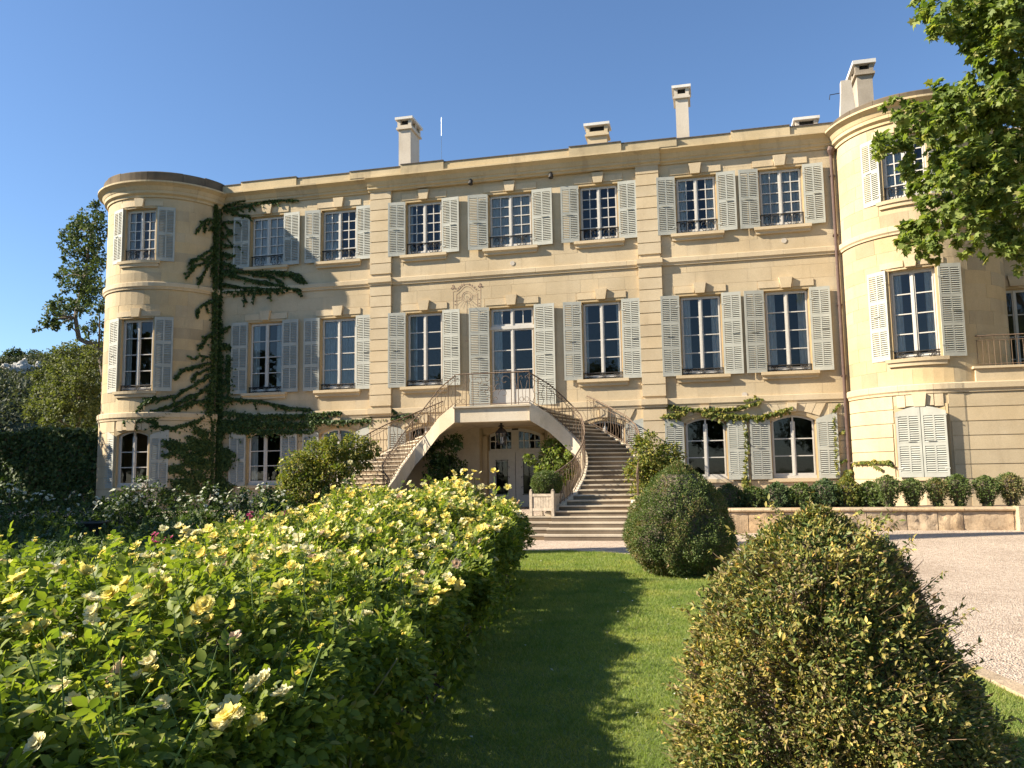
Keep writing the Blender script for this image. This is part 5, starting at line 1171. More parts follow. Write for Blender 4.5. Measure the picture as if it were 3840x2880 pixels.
# ================================================================== LAWN GRASS
n = 330000; y = np.exp(RNG.uniform(math.log(3.2), math.log(17.6), n)); x = lawn_xl(y)+RNG.random(n)*(lawn_xr(y)-lawn_xl(y)); g = vnoise(np.stack([x, y, x*0], 1), 2.2, 5)
P = np.stack([x, y, .022+ground_z(x, y)], 1); dist = np.hypot(x, y)
proto = (np.array([(-.09, 0, 0), (.09, 0, 0), (0, 1, .25)]), BLADE[1])
gr = scatter('grass', proto, P, unit(RNG.normal(size=(n, 3))*np.array([.8, .8, .3])+np.array([0, 0, .8])), unit(RNG.normal(size=(n, 3))*np.array([1, 1, .1])+np.array([-.5, -.2, .6])), (.020+.016*RNG.random(n)+.012*g)*(1+.05*np.clip(dist-5, 0, 12)), 'grass')
stuff(gr); gr['label'] = 'short mown green grass of the lawn path'; gr['category'] = 'grass'
n = 60; y = RNG.uniform(4, 16, n); x = lawn_xl(y)+.2+RNG.random(n)*(lawn_xr(y)-lawn_xl(y)-.4); fp = scatter('fallen_petals', LEAF2, np.stack([x, y, 0*y+.06], 1), unit(RNG.normal(size=(n, 3))*np.array([1, 1, .2])), np.tile([0, 0, 1.], (n, 1))+RNG.normal(size=(n, 3))*.3, np.full(n, .035), 'petal_w'); stuff(fp); fp['label'] = 'pale fallen petals scattered on the lawn'; fp['category'] = 'petals'
# ================================================================== CLIPPED BUSHES
def profile_bush(name, label, cx, cy, prof, n, size, mats, proto, core=.8, depth=.07, group=None, zbase=0.0, rough=.10, twigs=0, cat='bush'):
    t = thing(name, label, cat, (cx, cy, zbase), group); zs = np.array([p[0] for p in prof]); rs = np.array([p[1] for p in prof])
    a = RNG.uniform(0, 2*math.pi, n); u = RNG.random(n); zc = np.linspace(zs[0], zs[-1], 200); rc = np.interp(zc, zs, rs); cdf = np.cumsum(rc+.05); cdf /= cdf[-1]; z = np.interp(u, cdf, zc)
    r = np.interp(z, zs, rs); Pn = np.stack([np.cos(a)*2, np.sin(a)*2, z*2], 1); bumpy = 1+rough*(vnoise(Pn, 1.2, 3)-.5)*2+rough*.7*(vnoise(Pn, 3.1, 4)-.5)*2
    rr = r*bumpy-np.minimum(RNG.exponential(depth, n), r*.6)+RNG.normal(size=n)*.012
    hol = vnoise(np.stack([rr*np.cos(a), rr*np.sin(a), z], 1), 5.5, 12); rr = rr-depth*1.3*smooth(.44-hol, 0, .16)*(1 if twigs else .5)
    dz = np.gradient(rs, zs); sl = np.interp(z, zs, dz); O = unit(np.stack([np.cos(a), np.sin(a), -sl], 1))
    P = np.stack([cx+rr*np.cos(a), cy+rr*np.sin(a), z+zbase], 1)
    sel = vnoise(P, 2.6, 7)+RNG.normal(size=n)*.09; edges = np.quantile(sel, np.linspace(0, 1, len(mats)+1))
    for k, m in enumerate(mats):
        q = (sel >= edges[k]) & (sel <= edges[k+1]); foliage('foliage', t, m, P[q], O[q], size, proto, up=.3, droop=-.15, jit=.6)
    b = MB(); b.lathe([(0, zs[0]+zbase+.02)]+[(max(.01, float(np.interp(zz, zs, rs))*core), float(zz)+zbase) for zz in np.linspace(zs[0]+.03, zs[-1]*.93-.08, 12)]+[(0, zs[-1]*.93-.07+zbase)], 20, cx=cx, cy=cy); b.build('inner_branches', 'bark', t)
    if twigs:
        tb = MB(); SP_, SO_ = [], []
        for i in range(170):       # stray sprigs that break the outline
            aa = RNG.uniform(0, 6.28); zz = RNG.uniform(zs[0]+.1, zs[-1]-.05); r1 = float(np.interp(zz, zs, rs)); L_ = RNG.uniform(.06, .2); up_ = RNG.uniform(.2, 1.2); a0 = np.array([cx+r1*math.cos(aa), cy+r1*math.sin(aa), zbase+zz]); dv = unit(np.array([math.cos(aa), math.sin(aa), up_])+RNG.normal(size=3)*.25)
            tb.tube([tuple(a0-dv*.15), tuple(a0+dv*L_)], [.004, .0015], 3, False)
            for k in range(int(10+L_*90)): f_ = RNG.random(); SP_.append(a0+dv*L_*(f_*1.15-.1)+RNG.normal(size=3)*.006); SO_.append(unit(RNG.normal(size=3)*.8+dv))
        foliage('sprigs', t, mats[0], np.array(SP_), np.array(SO_), size*1.05, proto, jit=.3)
        for i in range(twigs):
            aa = RNG.uniform(0, 6.28); zz = RNG.uniform(zs[0]+.1, zs[-1]-.26); r1 = float(np.interp(zz, zs, rs))*RNG.uniform(.95, 1.12); r0 = r1*.55
            tb.tube([(cx+r0*math.cos(aa), cy+r0*math.sin(aa), zbase+zz-.12), (cx+r1*math.cos(aa+RNG.normal()*.12), cy+r1*math.sin(aa+RNG.normal()*.12), zbase+zz+RNG.uniform(-.03, .12))], [.005, .0015], 3, False)
        stuff(tb.build('twigs', 'twig', t))
    return t
q = at_y(3088, 2400, 4.75)
nb_t = profile_bush('box_bush', 'large ragged bush with yellowing leaves in the right foreground', float(q[0]), 4.75, [(0, .84), (.2, .79), (.42, .73), (.70, .64), (.95, .54), (1.10, .455), (1.24, .36), (1.33, .26), (1.40, .16), (1.46, .03)], 100000, .031, ['yelleaf', 'darkyel', 'yelleaf', 'boxleaf', 'yelleaf', 'darkyel'], LEAFB, core=.62, depth=.06, rough=.15, twigs=1600)
lm2 = np_mesh('leaf', LEAF6[0]*.036, LEAF6[1]); lm2.materials.append(M['yelleaf']); n = 300
a = RNG.uniform(math.pi*1.05, math.pi*1.95, n); z = RNG.uniform(.2, 1.36, n); r = np.interp(z, [0, .2, .42, .70, .95, 1.10, 1.24, 1.33, 1.40, 1.45], [.84, .79, .73, .64, .54, .455, .36, .26, .16, .03])*1.04
Pn = np.stack([float(q[0])+r*np.cos(a), 4.75+r*np.sin(a), z], 1); X, D, Z = leaf_axes(np.stack([np.cos(a), np.sin(a), a*0+.7], 1)+RNG.normal(size=(n, 3))*.5, RNG.normal(size=(n, 3))*.5+np.array([-.3, -.4, .8]))
for i in range(n):
    new_obj('leaf', lm2, None, nb_t, Matrix(((X[i, 0], D[i, 0], Z[i, 0], Pn[i, 0]), (X[i, 1], D[i, 1], Z[i, 1], Pn[i, 1]), (X[i, 2], D[i, 2], Z[i, 2], Pn[i, 2]), (0, 0, 0, 1))))
q = at_z(2556, 2172, 0)
profile_bush('box_topiary', 'tall clipped egg shaped box topiary standing at the lawn edge', float(q[0]), float(q[1])+.45, [(0.03, .50), (.12, .62), (.35, .80), (.60, .86), (.85, .82), (1.1, .72), (1.35, .56), (1.55, .39), (1.72, .21), (1.83, .04)], 80000, .034, ['boxleaf', 'boxleaf', 'darkyel', 'boxleaf'], LEAFB, core=.90, depth=.045, rough=.12)
profile_bush('box_ball', 'clipped round box ball growing in the wooden planter', PX, PY, [(0.0, .28), (.10, .37), (.25, .42), (.42, .40), (.56, .27), (.63, .06)], 14000, .034, ['boxleaf'], LEAF2, core=.92, depth=.025, rough=.05, zbase=ZT+.58)
VASE = [(0.0, .10), (.12, .15), (.35, .25), (.55, .31), (.70, .29), (.80, .16), (.84, .03)]
for i, (px, sc) in enumerate(((3331, 1.05), (3420, .95), (3512, .95), (3593, 1.05), (3698, 1.0), (3791, 1.08))):
    p = at_y(px, 1850, 23.0); lab = ['first', 'second', 'third', 'fourth', 'fifth', 'sixth', 'seventh'][i]
    profile_bush('box_shrub', f'small vase shaped box shrub behind the low wall, {lab} from the staircase side', float(p[0]), 23.0, [(z*sc, r*sc*.86) for z, r in VASE], 4600, .042, ['boxleaf', 'darkyel'] if i % 3 == 2 else ['boxleaf'], LEAF2, core=.6, depth=.07, rough=.34, group='box shrubs along the tower bed', zbase=.60, cat='shrub')
for i, (px, hgt, m, rad) in enumerate(((2640, .62, 'ivy', .36), (2735, .70, 'rosemary', .40), (2825, .62, 'boxleaf', .36), (2915, .72, 'rosemary', .42), (3005, .70, 'boxleaf', .40), (3095, .80, 'rosemary', .44), (3180, .85, 'vineyel', .36), (3262, .72, 'boxleaf', .38))):
    p = at_y(px, 1850, 23.5); lab = ['first', 'second', 'third', 'fourth', 'fifth', 'sixth', 'seventh', 'eighth'][i]
    profile_bush('bed_shrub', f'loose green shrub in the raised bed below the arched windows, {lab} from the staircase', float(p[0]), 23.5, [(0, rad*.8), (hgt*.3, rad), (hgt*.7, rad*.85), (hgt*.92, rad*.4), (hgt, .03)], 4600, .055, [m], LEAF2, core=.7, depth=.09, rough=.3, group='shrubs in the raised bed', zbase=.60, cat='shrub')
# ================================================================== SHRUBS ROUND THE STAIRCASE
def px_shrub(name, label, lst, Y, mat, size, per, ground, proto=LEAF2, cat='shrub', dY=.3, r=.05, group=None, blooms=None):
    bl = px_blobs(lst, Y, dY); cx = float(np.mean([c[0][0] for c in bl])); t = tree(name, label, (cx, Y, ground), bl, mat, size, per, proto, group, r, (cx, Y, float(np.mean([c[0][2] for c in bl]))), cat)
    if blooms:
        k, col, rr = blooms
        for i in range(k):
            c, rad, _ = random.choice(bl); d = rnd_dirs(1)[0]; d[1] = -abs(d[1]); d[2] = abs(d[2])*.8; bloom(t, Vector(c)+Vector(d*rad*1.02), rr*RNG.uniform(.8, 1.2), random.choice(['full', 'open']), col, tuple(d+np.array([0, 0, .5])), 'blossom')
    return t
px_shrub('climbing_vine', 'bushy golden green climber swallowing the right stair railing', [(2440, 1690, 55), (2395, 1760, 45), (2465, 1765, 65), (2420, 1840, 45), (2505, 1715, 45), (2530, 1790, 45), (2375, 1890, 26), (2400, 1660, 25), (2480, 1850, 50)], 22.9, 'vineyel', .085, 7000, ZT, r=.05)
px_shrub('golden_shrub', 'sunlit yellow green shrub beside the left flight of stairs', [(1120, 1760, 70), (1180, 1715, 60), (1250, 1690, 50), (1330, 1680, 50), (1395, 1690, 30), (1150, 1830, 70), (1230, 1790, 60), (1310, 1740, 50), (1080, 1840, 45), (1370, 1740, 30)], 22.0, 'vineyel', .085, 7000, ZT, blooms=(5, 'petal_c', .09))
px_shrub('potted_lemon_tree', 'dark leafy potted tree in the shade under the landing, left of the door', [(1650, 1700, 48), (1705, 1660, 32), (1695, 1765, 52), (1640, 1775, 42), (1740, 1810, 25)], 25.9, 'ivy', .10, 5000, ZT, r=.035)
px_shrub('potted_lemon_tree', 'leafy potted tree beside the right stair cheek, right of the door', [(2075, 1680, 42), (2055, 1740, 42), (2105, 1760, 46), (2035, 1770, 26), (2115, 1700, 36), (1985, 1722, 20)], 25.5, 'planeleaf', .10, 5000, ZT, r=.035)
# ================================================================== LEFT FLOWER BEDS
labs = ['first', 'second', 'third', 'fourth', 'fifth', 'sixth', 'seventh', 'eighth', 'ninth', 'tenth']
for i, (px, py) in enumerate(((40, 1870), (160, 1900), (310, 1890), (450, 1890), (540, 1850), (660, 1890), (790, 1880), (900, 1890), (1000, 1870), (1060, 1900))):
    px_shrub('white_rose_bush', f'shaded white flowering bush in front of the ivy, {labs[i]} from the picture edge', [(px-40, py+20, 50), (px+40, py+10, 50), (px, py-25, 42), (px, py+70, 70)], 20.2+.5*(i % 3), 'ivy', .085, 1500, .02, blooms=(26, 'petal_w', .055), group='white flowering bushes in the shade', dY=.4, r=.03)
for i, (px, py, lab) in enumerate(((880, 1985, 'magenta phlox clump nearest the tall rose spray'), (945, 1955, 'magenta phlox clump under the green flower spikes'), (1055, 1945, 'small magenta flower clump beside the golden shrub'), (600, 2030, 'few magenta flowers in the dark bed behind the roses'))):
    p = at_y(px, py, 13.5); t = thing('phlox_plant', lab, 'flower', (float(p[0]), 13.5, 0), 'magenta flowers behind the roses'); sb2 = MB(); P_ = []
    for k in range(14):
        c = Vector((float(p[0])+RNG.normal()*.12, 13.5+RNG.normal()*.12, float(p[2])+RNG.normal()*.08)); sb2.tube([(c.x, c.y, 0), (c.x, c.y, c.z)], .006, 4); P_ += [(c.x+RNG.normal()*.04, c.y+RNG.normal()*.04, c.z*RNG.uniform(.3, .95)) for _ in range(14)]
        bloom(t, c, .05*RNG.uniform(.8, 1.2), 'full', 'petal_p', None, 'blossom')
    sb2.build('stems', 'greenstem', t); P_ = np.array(P_); foliage('foliage', t, 'roseleaf', P_, rnd_dirs(len(P_)), .08)
for i, (px, py, lab) in enumerate(((915, 1850, 'tall green flower spike standing before the shutters'), (1008, 1830, 'tall slim green spike left of the golden shrub'), (1045, 1880, 'shorter leafy spike below the golden shrub'), (1222, 1830, 'pale flower spike in front of the left stair foot'), (1300, 1800, 'tallest pale spike in front of the left stair foot'), (1335, 1850, 'leafy spike near the foot of the left railing'))):
    p = at_y(px, py, 15.5); t = thing('flower_spike', lab, 'flower', (float(p[0]), 15.5, 0), 'tall spikes behind the roses'); h = float(p[2])
    MB().tube([(p[0], 15.5, 0), (p[0]+.02, 15.5, h*.6), (p[0], 15.5, h)], [.014, .010, .004], 5).build('stem', 'greenstem', t); n = 420; z = h*(.25+.75*RNG.random(n)); a = RNG.uniform(0, 6.28, n); rr = .06*(1.15-z/h)+.015
    P_ = np.stack([p[0]+rr*np.cos(a), 15.5+rr*np.sin(a), z], 1); foliage('foliage', t, 'rosemary', P_, np.stack([np.cos(a), np.sin(a), a*0+.6], 1), .07, jit=.3)
# low mixed planting that fills the shaded bed
n = 24000; x = RNG.uniform(-22, -5.5, n); y = RNG.uniform(10.5, 22.2, n); ok = x < hedge_xr(np.minimum(y, 16))-3.0; x, y = x[ok], y[ok]; n = len(x); z = (.9+.5*smooth(y, 18, 21))*RNG.random(n)*vnoise(np.stack([x, y, x*0], 1), .9, 9)
fb = scatter('bed_planting', ROSE5B, np.stack([x, y, z], 1), unit(RNG.normal(size=(n, 3))+np.array([0, 0, .4])), unit(RNG.normal(size=(n, 3))*.5+np.array([0, 0, 1])), .16+.1*RNG.random(n), 'ivy'); stuff(fb); fb['label'] = 'dark low planting filling the shaded bed behind the roses'; fb['category'] = 'plants'
p = at_y(347, 1990, 17.0); X = float(p[0]); ztp = float(at_y(347, 1955, 17.0)[2])
pt = thing('garden_pot', 'big dark round garden pot standing in the shaded bed', 'pot', (X, 17.0, 0))
MB().lathe([(0, 0), (.20, 0), (.26, .1), (.31, ztp*.6), (.33, ztp-.06), (.36, ztp-.05), (.36, ztp), (.32, ztp), (.30, ztp-.1), (0, ztp-.1)], 24, cx=X, cy=17.0).build('body', 'darkpot', pt, None, True)
MB().lathe([(.33, ztp*.5), (.345, ztp*.5+.02), (.33, ztp*.5+.04)], 24, cx=X, cy=17.0).build('band', 'darkpot', pt)
# ================================================================== IVY
LCX, LCY = -20.30, 28.2
def on_surface(px, py, lift):
    r = ray(px, py); p = CP+r*((FY-.06-lift)/r[1])
    if p[0] > -18.15: return p, np.array([0, -1., 0])
    Rr = TR+.04+lift; o = CP[:2]-np.array([LCX, LCY]); d = r[:2]; A = d@d; B = 2*o@d; C_ = o@o-Rr*Rr; disc = B*B-4*A*C_
    if disc < 0: return None, None
    t = (-B-math.sqrt(disc))/(2*A); p = CP+r*t; nn = np.array([p[0]-LCX, p[1]-LCY, 0])/Rr; return p, nn
def on_right(px, py, lift):
    r = ray(px, py); p = CP+r*((FY-.06-lift)/r[1])
    if p[0] < 4.55: return p, np.array([0, -1., 0])
    Rr = TR+.10+lift; o = CP[:2]-np.array([6.88, 28.2]); d = r[:2]; A = d@d; B = 2*o@d; C_ = o@o-Rr*Rr; disc = B*B-4*A*C_
    if disc < 0: return None, None
    t = (-B-math.sqrt(disc))/(2*A); p = CP+r*t; return p, np.array([p[0]-6.88, p[1]-28.2, 0])/Rr
def ivy(name, label, strokes, surf, mat, size, dens, cat='ivy', base=(0, 0, 0)):
    t = thing(name, label, cat, base); P_, O_ = [], []; sb_ = MB()
    extra = []; sub_ = False; todo = [(s_, False) for s_ in strokes]
    while todo:
        (pts, w0, w1), sub_ = todo.pop(0)
        if not todo and extra: todo = [(e_, True) for e_ in extra]; extra = []
        L = [math.hypot(pts[i+1][0]-pts[i][0], pts[i+1][1]-pts[i][1]) for i in range(len(pts)-1)]; tot = sum(L); n = int(tot*dens*(w0+w1)/2)
        path = []
        for i, (x, y) in enumerate(pts):
            p, nn = surf(x, y, .0)
            if p is not None: path.append(Vector(p))
        if len(path) > 1: sb_.tube(path, [max(.006, .03*(1-.8*i/(len(path)-1))) for i in range(len(path))], 4)
        if w0 < 15 and tot > 25 and name == 'ivy' and not sub_:
            for k in range(int(tot/15)):
                f = RNG.random(); s = f*tot; i = 0
                while i < len(L)-1 and s > L[i]: s -= L[i]; i += 1
                f = s/max(L[i], 1e-6); x = pts[i][0]+(pts[i+1][0]-pts[i][0])*f; y = pts[i][1]+(pts[i+1][1]-pts[i][1])*f; l_ = RNG.uniform(8, 30); dx_ = (pts[i+1][0]-pts[i][0])/max(L[i], 1e-6)
                extra.append(([(x, y), (x+dx_*l_*.8+RNG.normal()*4, y+l_*.35*RNG.uniform(-.4, 1.6)), (x+dx_*l_*1.3+RNG.normal()*6, y+l_*RNG.uniform(0, 1.3))], 3.5, 1))
        for k in range(n):
            s = RNG.random()*tot; i = 0
            while i < len(L)-1 and s > L[i]: s -= L[i]; i += 1
            f = s/max(L[i], 1e-6); x = pts[i][0]+(pts[i+1][0]-pts[i][0])*f; y = pts[i][1]+(pts[i+1][1]-pts[i][1])*f
            g = (sum(L[:i])+f*L[i])/tot; w = (w0+(w1-w0)*g)*(.72 if w0 < 13 else 1); wj = w*(.62 if RNG.random() < .8 else 1.5); x += RNG.normal()*wj*.5; y += abs(RNG.normal())*wj*.8-wj*.30
            p, nn = surf(x, y, .02+.10*RNG.random()*min(1, w/14))
            if p is not None and p[2] > ZT: P_.append(p); O_.append(nn)
    if name == 'ivy':       # thick column in the corner
        for k in range(3600):
            a_ = RNG.uniform(-1.9, 1.5); rr_ = .07+.08*RNG.random(); z_ = ZT+11.5*RNG.random(); P_.append((-18.02+rr_*math.sin(a_), 27.72-rr_*math.cos(a_), z_)); O_.append((math.sin(a_), -math.cos(a_), 0))
        sb_.tube([(-18.02, 27.8, ZT), (-18.02, 27.82, 12.0)], .07, 6)
    sb_.build('stem', 'bark', t); P_, O_ = np.array(P_), np.array(O_); n = len(P_)
    d = unit(RNG.normal(size=(n, 3))*.55+np.array([0, 0, -1.0])+O_*.25); nn = unit(O_+RNG.normal(size=(n, 3))*.35+np.array([0, 0, .25])); stuff(scatter('foliage', IVY, P_, d, nn, size*(.6+.7*RNG.random(n)), mat, t)); return t
def z3(*p): return [(800+.3617*x, 650+.3617*y) for x, y in p]
def z4(*p): return [(800+.452*x, 1150+.452*y) for x, y in p]
def z1(*p): return [(300+.3617*x, 600+.3617*y) for x, y in p]
def z2(*p): return [(300+.452*x, 1150+.452*y) for x, y in p]
ST = [([(822, 760), (824, 1000), (820, 1250), (822, 1500), (822, 1900)], 11, 18)]*3+[([(809, 765), (808, 1000), (808, 1250), (806, 1500), (800, 1880)], 8, 22)]*2
ST += [(z3((80, 330), (300, 280), (430, 210)), 9, 8), (z3((110, 380), (330, 330), (620, 270), (850, 275)), 8, 3), (z3((120, 350), (280, 430), (380, 430)), 9, 4), (z3((100, 500), (230, 495)), 4, 3), (z3((100, 500), (160, 600), (220, 625)), 6, 3), (z3((100, 660), (180, 600)), 6, 3), (z3((100, 740), (225, 745)), 9, 5), (z3((100, 830), (225, 850)), 14, 8), (z3((100, 920), (200, 950), (230, 990)), 16, 10),
       (z3((110, 1000), (350, 1010), (640, 1010), (850, 1040), (970, 1130)), 12, 3), (z3((120, 1030), (300, 1080), (560, 1130), (830, 1190)), 12, 3), (z3((400, 1040), (600, 1060), (690, 1125)), 6, 2), (z3((640, 1030), (780, 1050), (905, 1130)), 8, 2), (z3((100, 1140), (300, 1180), (560, 1190), (860, 1190)), 10, 4), (z3((100, 1220), (350, 1215), (620, 1200)), 9, 5), (z3((320, 1230), (320, 1380)), 2, 1), (z3((420, 1220), (410, 1350)), 4, 1), (z3((585, 1210), (585, 1290)), 3, 1)]
ST += [(z1((1420, 660), (1350, 600), (1270, 640), (1220, 740)), 6, 3), (z1((1300, 620), (1290, 760)), 3, 1), (z1((1420, 880), (1280, 980), (1170, 1050), (1155, 1120)), 7, 3), (z1((1400, 940), (1300, 1060), (1200, 1090), (1105, 1220)), 6, 2), (z1((1410, 1000), (1320, 1100), (1245, 1270)), 6, 2), (z1((1400, 1060), (1350, 1200)), 4, 1), (z1((1430, 1440), (1300, 1480), (1230, 1530), (1215, 1620)), 7, 2), (z1((1310, 1490), (1330, 1580)), 3, 1)]
ST += [(z2((1140, 190), (1060, 240), (1000, 340)), 12, 3), (z2((1150, 200), (1240, 160)), 10, 4), (z2((1150, 300), (1250, 330)), 14, 8), (z2((1080, 420), (1000, 400)), 5, 2), (z2((1090, 460), (960, 490), (840, 530), (790, 600)), 9, 3), (z2((1090, 500), (960, 560), (940, 610)), 6, 2), (z2((1090, 560), (960, 640), (840, 700), (780, 760)), 8, 3), (z2((1080, 660), (940, 740), (800, 800), (620, 860)), 9, 4), (z2((1090, 760), (900, 800), (700, 900), (560, 920)), 12, 8), (z2((620, 740), (540, 780), (480, 860), (400, 900)), 9, 7), (z2((760, 740), (640, 760), (520, 760)), 5, 3), (z2((1100, 850), (960, 950), (780, 1000), (620, 980)), 14, 6), (z2((1130, 300), (1140, 600), (1130, 900)), 26, 30), (z2((1230, 400), (1230, 700)), 16, 16), (z2((1090, 640), (1090, 900)), 22, 28), (z2((960, 1000), (1050, 1050)), 26, 30), (z2((360, 950), (520, 930), (640, 960)), 10, 8), (z2((600, 870), (640, 1000)), 7, 4)]
for q_ in range(46):
    x_, y_ = RNG.uniform(720, 1230), RNG.uniform(1090, 1600); a_ = RNG.uniform(-.6, .9); l_ = RNG.uniform(60, 170); ST += [(z2((x_-l_*.5, y_-l_*.5*math.sin(a_)), (x_, y_), (x_+l_*.5, y_+l_*.6*math.sin(a_))), RNG.uniform(16, 30), RNG.uniform(8, 20))]
ST += [(z4((180, 760), (400, 780), (600, 830), (800, 850)), 9, 6), (z4((60, 870), (300, 900), (600, 900), (850, 890), (1060, 870)), 26, 8), (z4((60, 950), (400, 960), (700, 970), (860, 960)), 28, 16), (z4((80, 1010), (300, 1020), (560, 1030), (820, 1030)), 20, 8), (z4((780, 930), (1000, 945), (1290, 935)), 14, 8), (z4((1310, 850), (1420, 850), (1500, 860)), 7, 6), (z4((1300, 900), (1310, 990)), 8, 5), (z4((1330, 940), (1500, 920), (1620, 890)), 7, 4), (z4((40, 740), (160, 760)), 22, 18)]
ivy('ivy', 'dark ivy climbing the corner between the left tower and the facade', ST, on_surface, 'ivy', .088, .21, base=(-18.0, 27.5, ZT))
ivy('golden_vine', 'sunlit yellow green vine above and between the right arched windows', [([(2500, 1520), (2620, 1535), (2760, 1530), (2850, 1505)], 10, 5), ([(2490, 1560), (2560, 1545)], 14, 10), ([(2640, 1545), (2740, 1560), (2860, 1560), (2970, 1525)], 13, 6), ([(2700, 1550), (2800, 1560), (2860, 1570)], 12, 10), ([(2790, 1500), (2830, 1490), (2860, 1495)], 4, 2), ([(2794, 1585), (2798, 1680), (2796, 1820)], 5, 6), ([(2796, 1780), (2800, 1860)], 12, 20), ([(3125, 1560), (3130, 1640), (3140, 1790)], 4, 5), ([(3128, 1640), (3170, 1610)], 2, 1), ([(3135, 1740), (3175, 1720)], 3, 2), ([(3120, 1550), (3150, 1510)], 3, 1), ([(3160, 1820), (3185, 1760)], 18, 12), ([(3186, 1738), (3240, 1730), (3340, 1727)], 4, 3), ([(3260, 1735), (3310, 1760)], 2, 1), ([(3330, 1730), (3352, 1748)], 2, 1)], on_right, 'vineyel', .10, .24, 'vine', (1.3, 27.9, ZT))
# ivy-clad wall to the left of the tower
iw = thing('ivy_wall', 'garden wall entirely covered in dark ivy left of the tower', 'wall', (-30, 27.6, 0)); MB().box(-46, -22.2, 27.3, 27.8, -.1, 3.45).build('wall', 'wallold', iw)
n = 26000; x = RNG.uniform(-40, -22.0, n); zz = RNG.random(n); top = 3.55+.25*vnoise(np.stack([x, x*0, x*0], 1), 1.1, 3); z = .1+zz*(top-.1); lift = .05+.22*vnoise(np.stack([x, z, x*0], 1), .9, 4)*RNG.random(n)
P_ = np.stack([x, 27.3-lift, z], 1); O_ = np.tile([0, -1., 0], (n, 1)); k = n//6; P_[:k, 2] = top[:k]-.05+.1*RNG.random(k); P_[:k, 1] = 27.2+.6*RNG.random(k); O_[:k] = [0, -.3, 1]
stuff(scatter('ivy_foliage', IVY, P_, unit(RNG.normal(size=(n, 3))*.6+np.array([0, 0, -1.])+O_*.3), unit(O_+RNG.normal(size=(n, 3))*.35), .13*(.6+.7*RNG.random(n)), 'ivy', iw))
# ================================================================== TREES
pb = [(3475, 30, 50), (3530, 40, 60), (3610, 30, 75), (3700, 60, 80), (3790, 60, 85), (3510, 120, 35), (3560, 110, 50), (3640, 130, 55), (3660, 185, 40), (3620, 165, 35), (3700, 150, 60), (3760, 170, 60), (3820, 190, 60), (3680, 220, 50), (3750, 270, 70), (3820, 290, 75), (3660, 260, 38), (3640, 310, 35), (3700, 330, 60), (3770, 370, 75), (3840, 390, 70), (3615, 320, 28), (3700, 20, 60), (3760, 110, 60), (3800, 20, 70), (3830, 130, 60), (3800, 240, 60), (3730, 210, 50), (3640, 60, 50), (3780, 330, 60), (3680, 400, 60), (3520, 330, 30), (3510, 380, 45), (3560, 400, 55), (3620, 430, 60), (3470, 410, 45), (3420, 420, 42), (3370, 430, 35), (3350, 400, 26), (3440, 470, 50), (3500, 470, 60), (3580, 480, 60), (3660, 480, 60), (3740, 470, 70), (3820, 480, 70), (3290, 530, 32), (3330, 550, 42), (3380, 500, 48), (3300, 570, 26), (3390, 590, 40), (3430, 640, 34), (3380, 650, 26), (3540, 560, 62), (3620, 570, 70), (3710, 570, 75), (3800, 570, 75), (3480, 690, 48), (3420, 690, 28), (3550, 660, 65), (3640, 670, 75), (3730, 680, 75), (3820, 680, 75), (3500, 760, 55), (3580, 760, 65), (3670, 780, 70), (3760, 790, 70), (3840, 780, 60), (3420, 850, 42), (3480, 840, 55), (3380, 870, 35), (3440, 910, 50), (3510, 900, 45), (3390, 930, 28), (3500, 960, 24), (3570, 830, 50), (3600, 890, 40), (3650, 860, 50), (3720, 880, 50), (3800, 880, 55), (3740, 940, 36), (3790, 950, 38), (3630, 930, 25), (3840, 960, 45)]
bl = px_blobs(pb, 20.5, .9)
for k in range(46):      # the rest of the crown, outside the picture
    bl.append((np.array([RNG.uniform(12.2, 20), RNG.uniform(16, 25), RNG.uniform(6.5, 17)]), RNG.uniform(.8, 1.5), 1.0))
pt_ = tree('plane_tree', 'big leafy plane tree reaching in from the right edge', (16.2, 19.5, 0), [bl[0]], 'planeleaf', .2, 10, PLANE, None, .45, (16.0, 20, 12), limbs=False)
b = MB()
for tgt, r in (((11.5, 20.6, 13.5), .16), ((10.2, 20.5, 10.5), .15), ((10.8, 20.3, 7.9), .13), ((14, 22, 15), .15), ((19, 18, 13), .15)):
    pts = limb(b, (16.1, 19.8, 5.5+RNG.random()*3), tgt, r, .05, .06, 8, 6)
    for c, rad, _ in bl:
        if np.linalg.norm(np.array(c)-np.array(tgt)) < 3.6 and RNG.random() < .75: limb(b, pts[int(RNG.integers(5, 9)) if len(pts) > 8 else -1], c, .035, .012, .1, 5, 4)
b.build('branches', 'bark', pt_, None, True)
P_, O_ = blob_points(bl, 820, .10); foliage('leaves', pt_, 'planeleaf', P_, O_, .165, PLANE, up=.6, droop=.35, jit=.6)
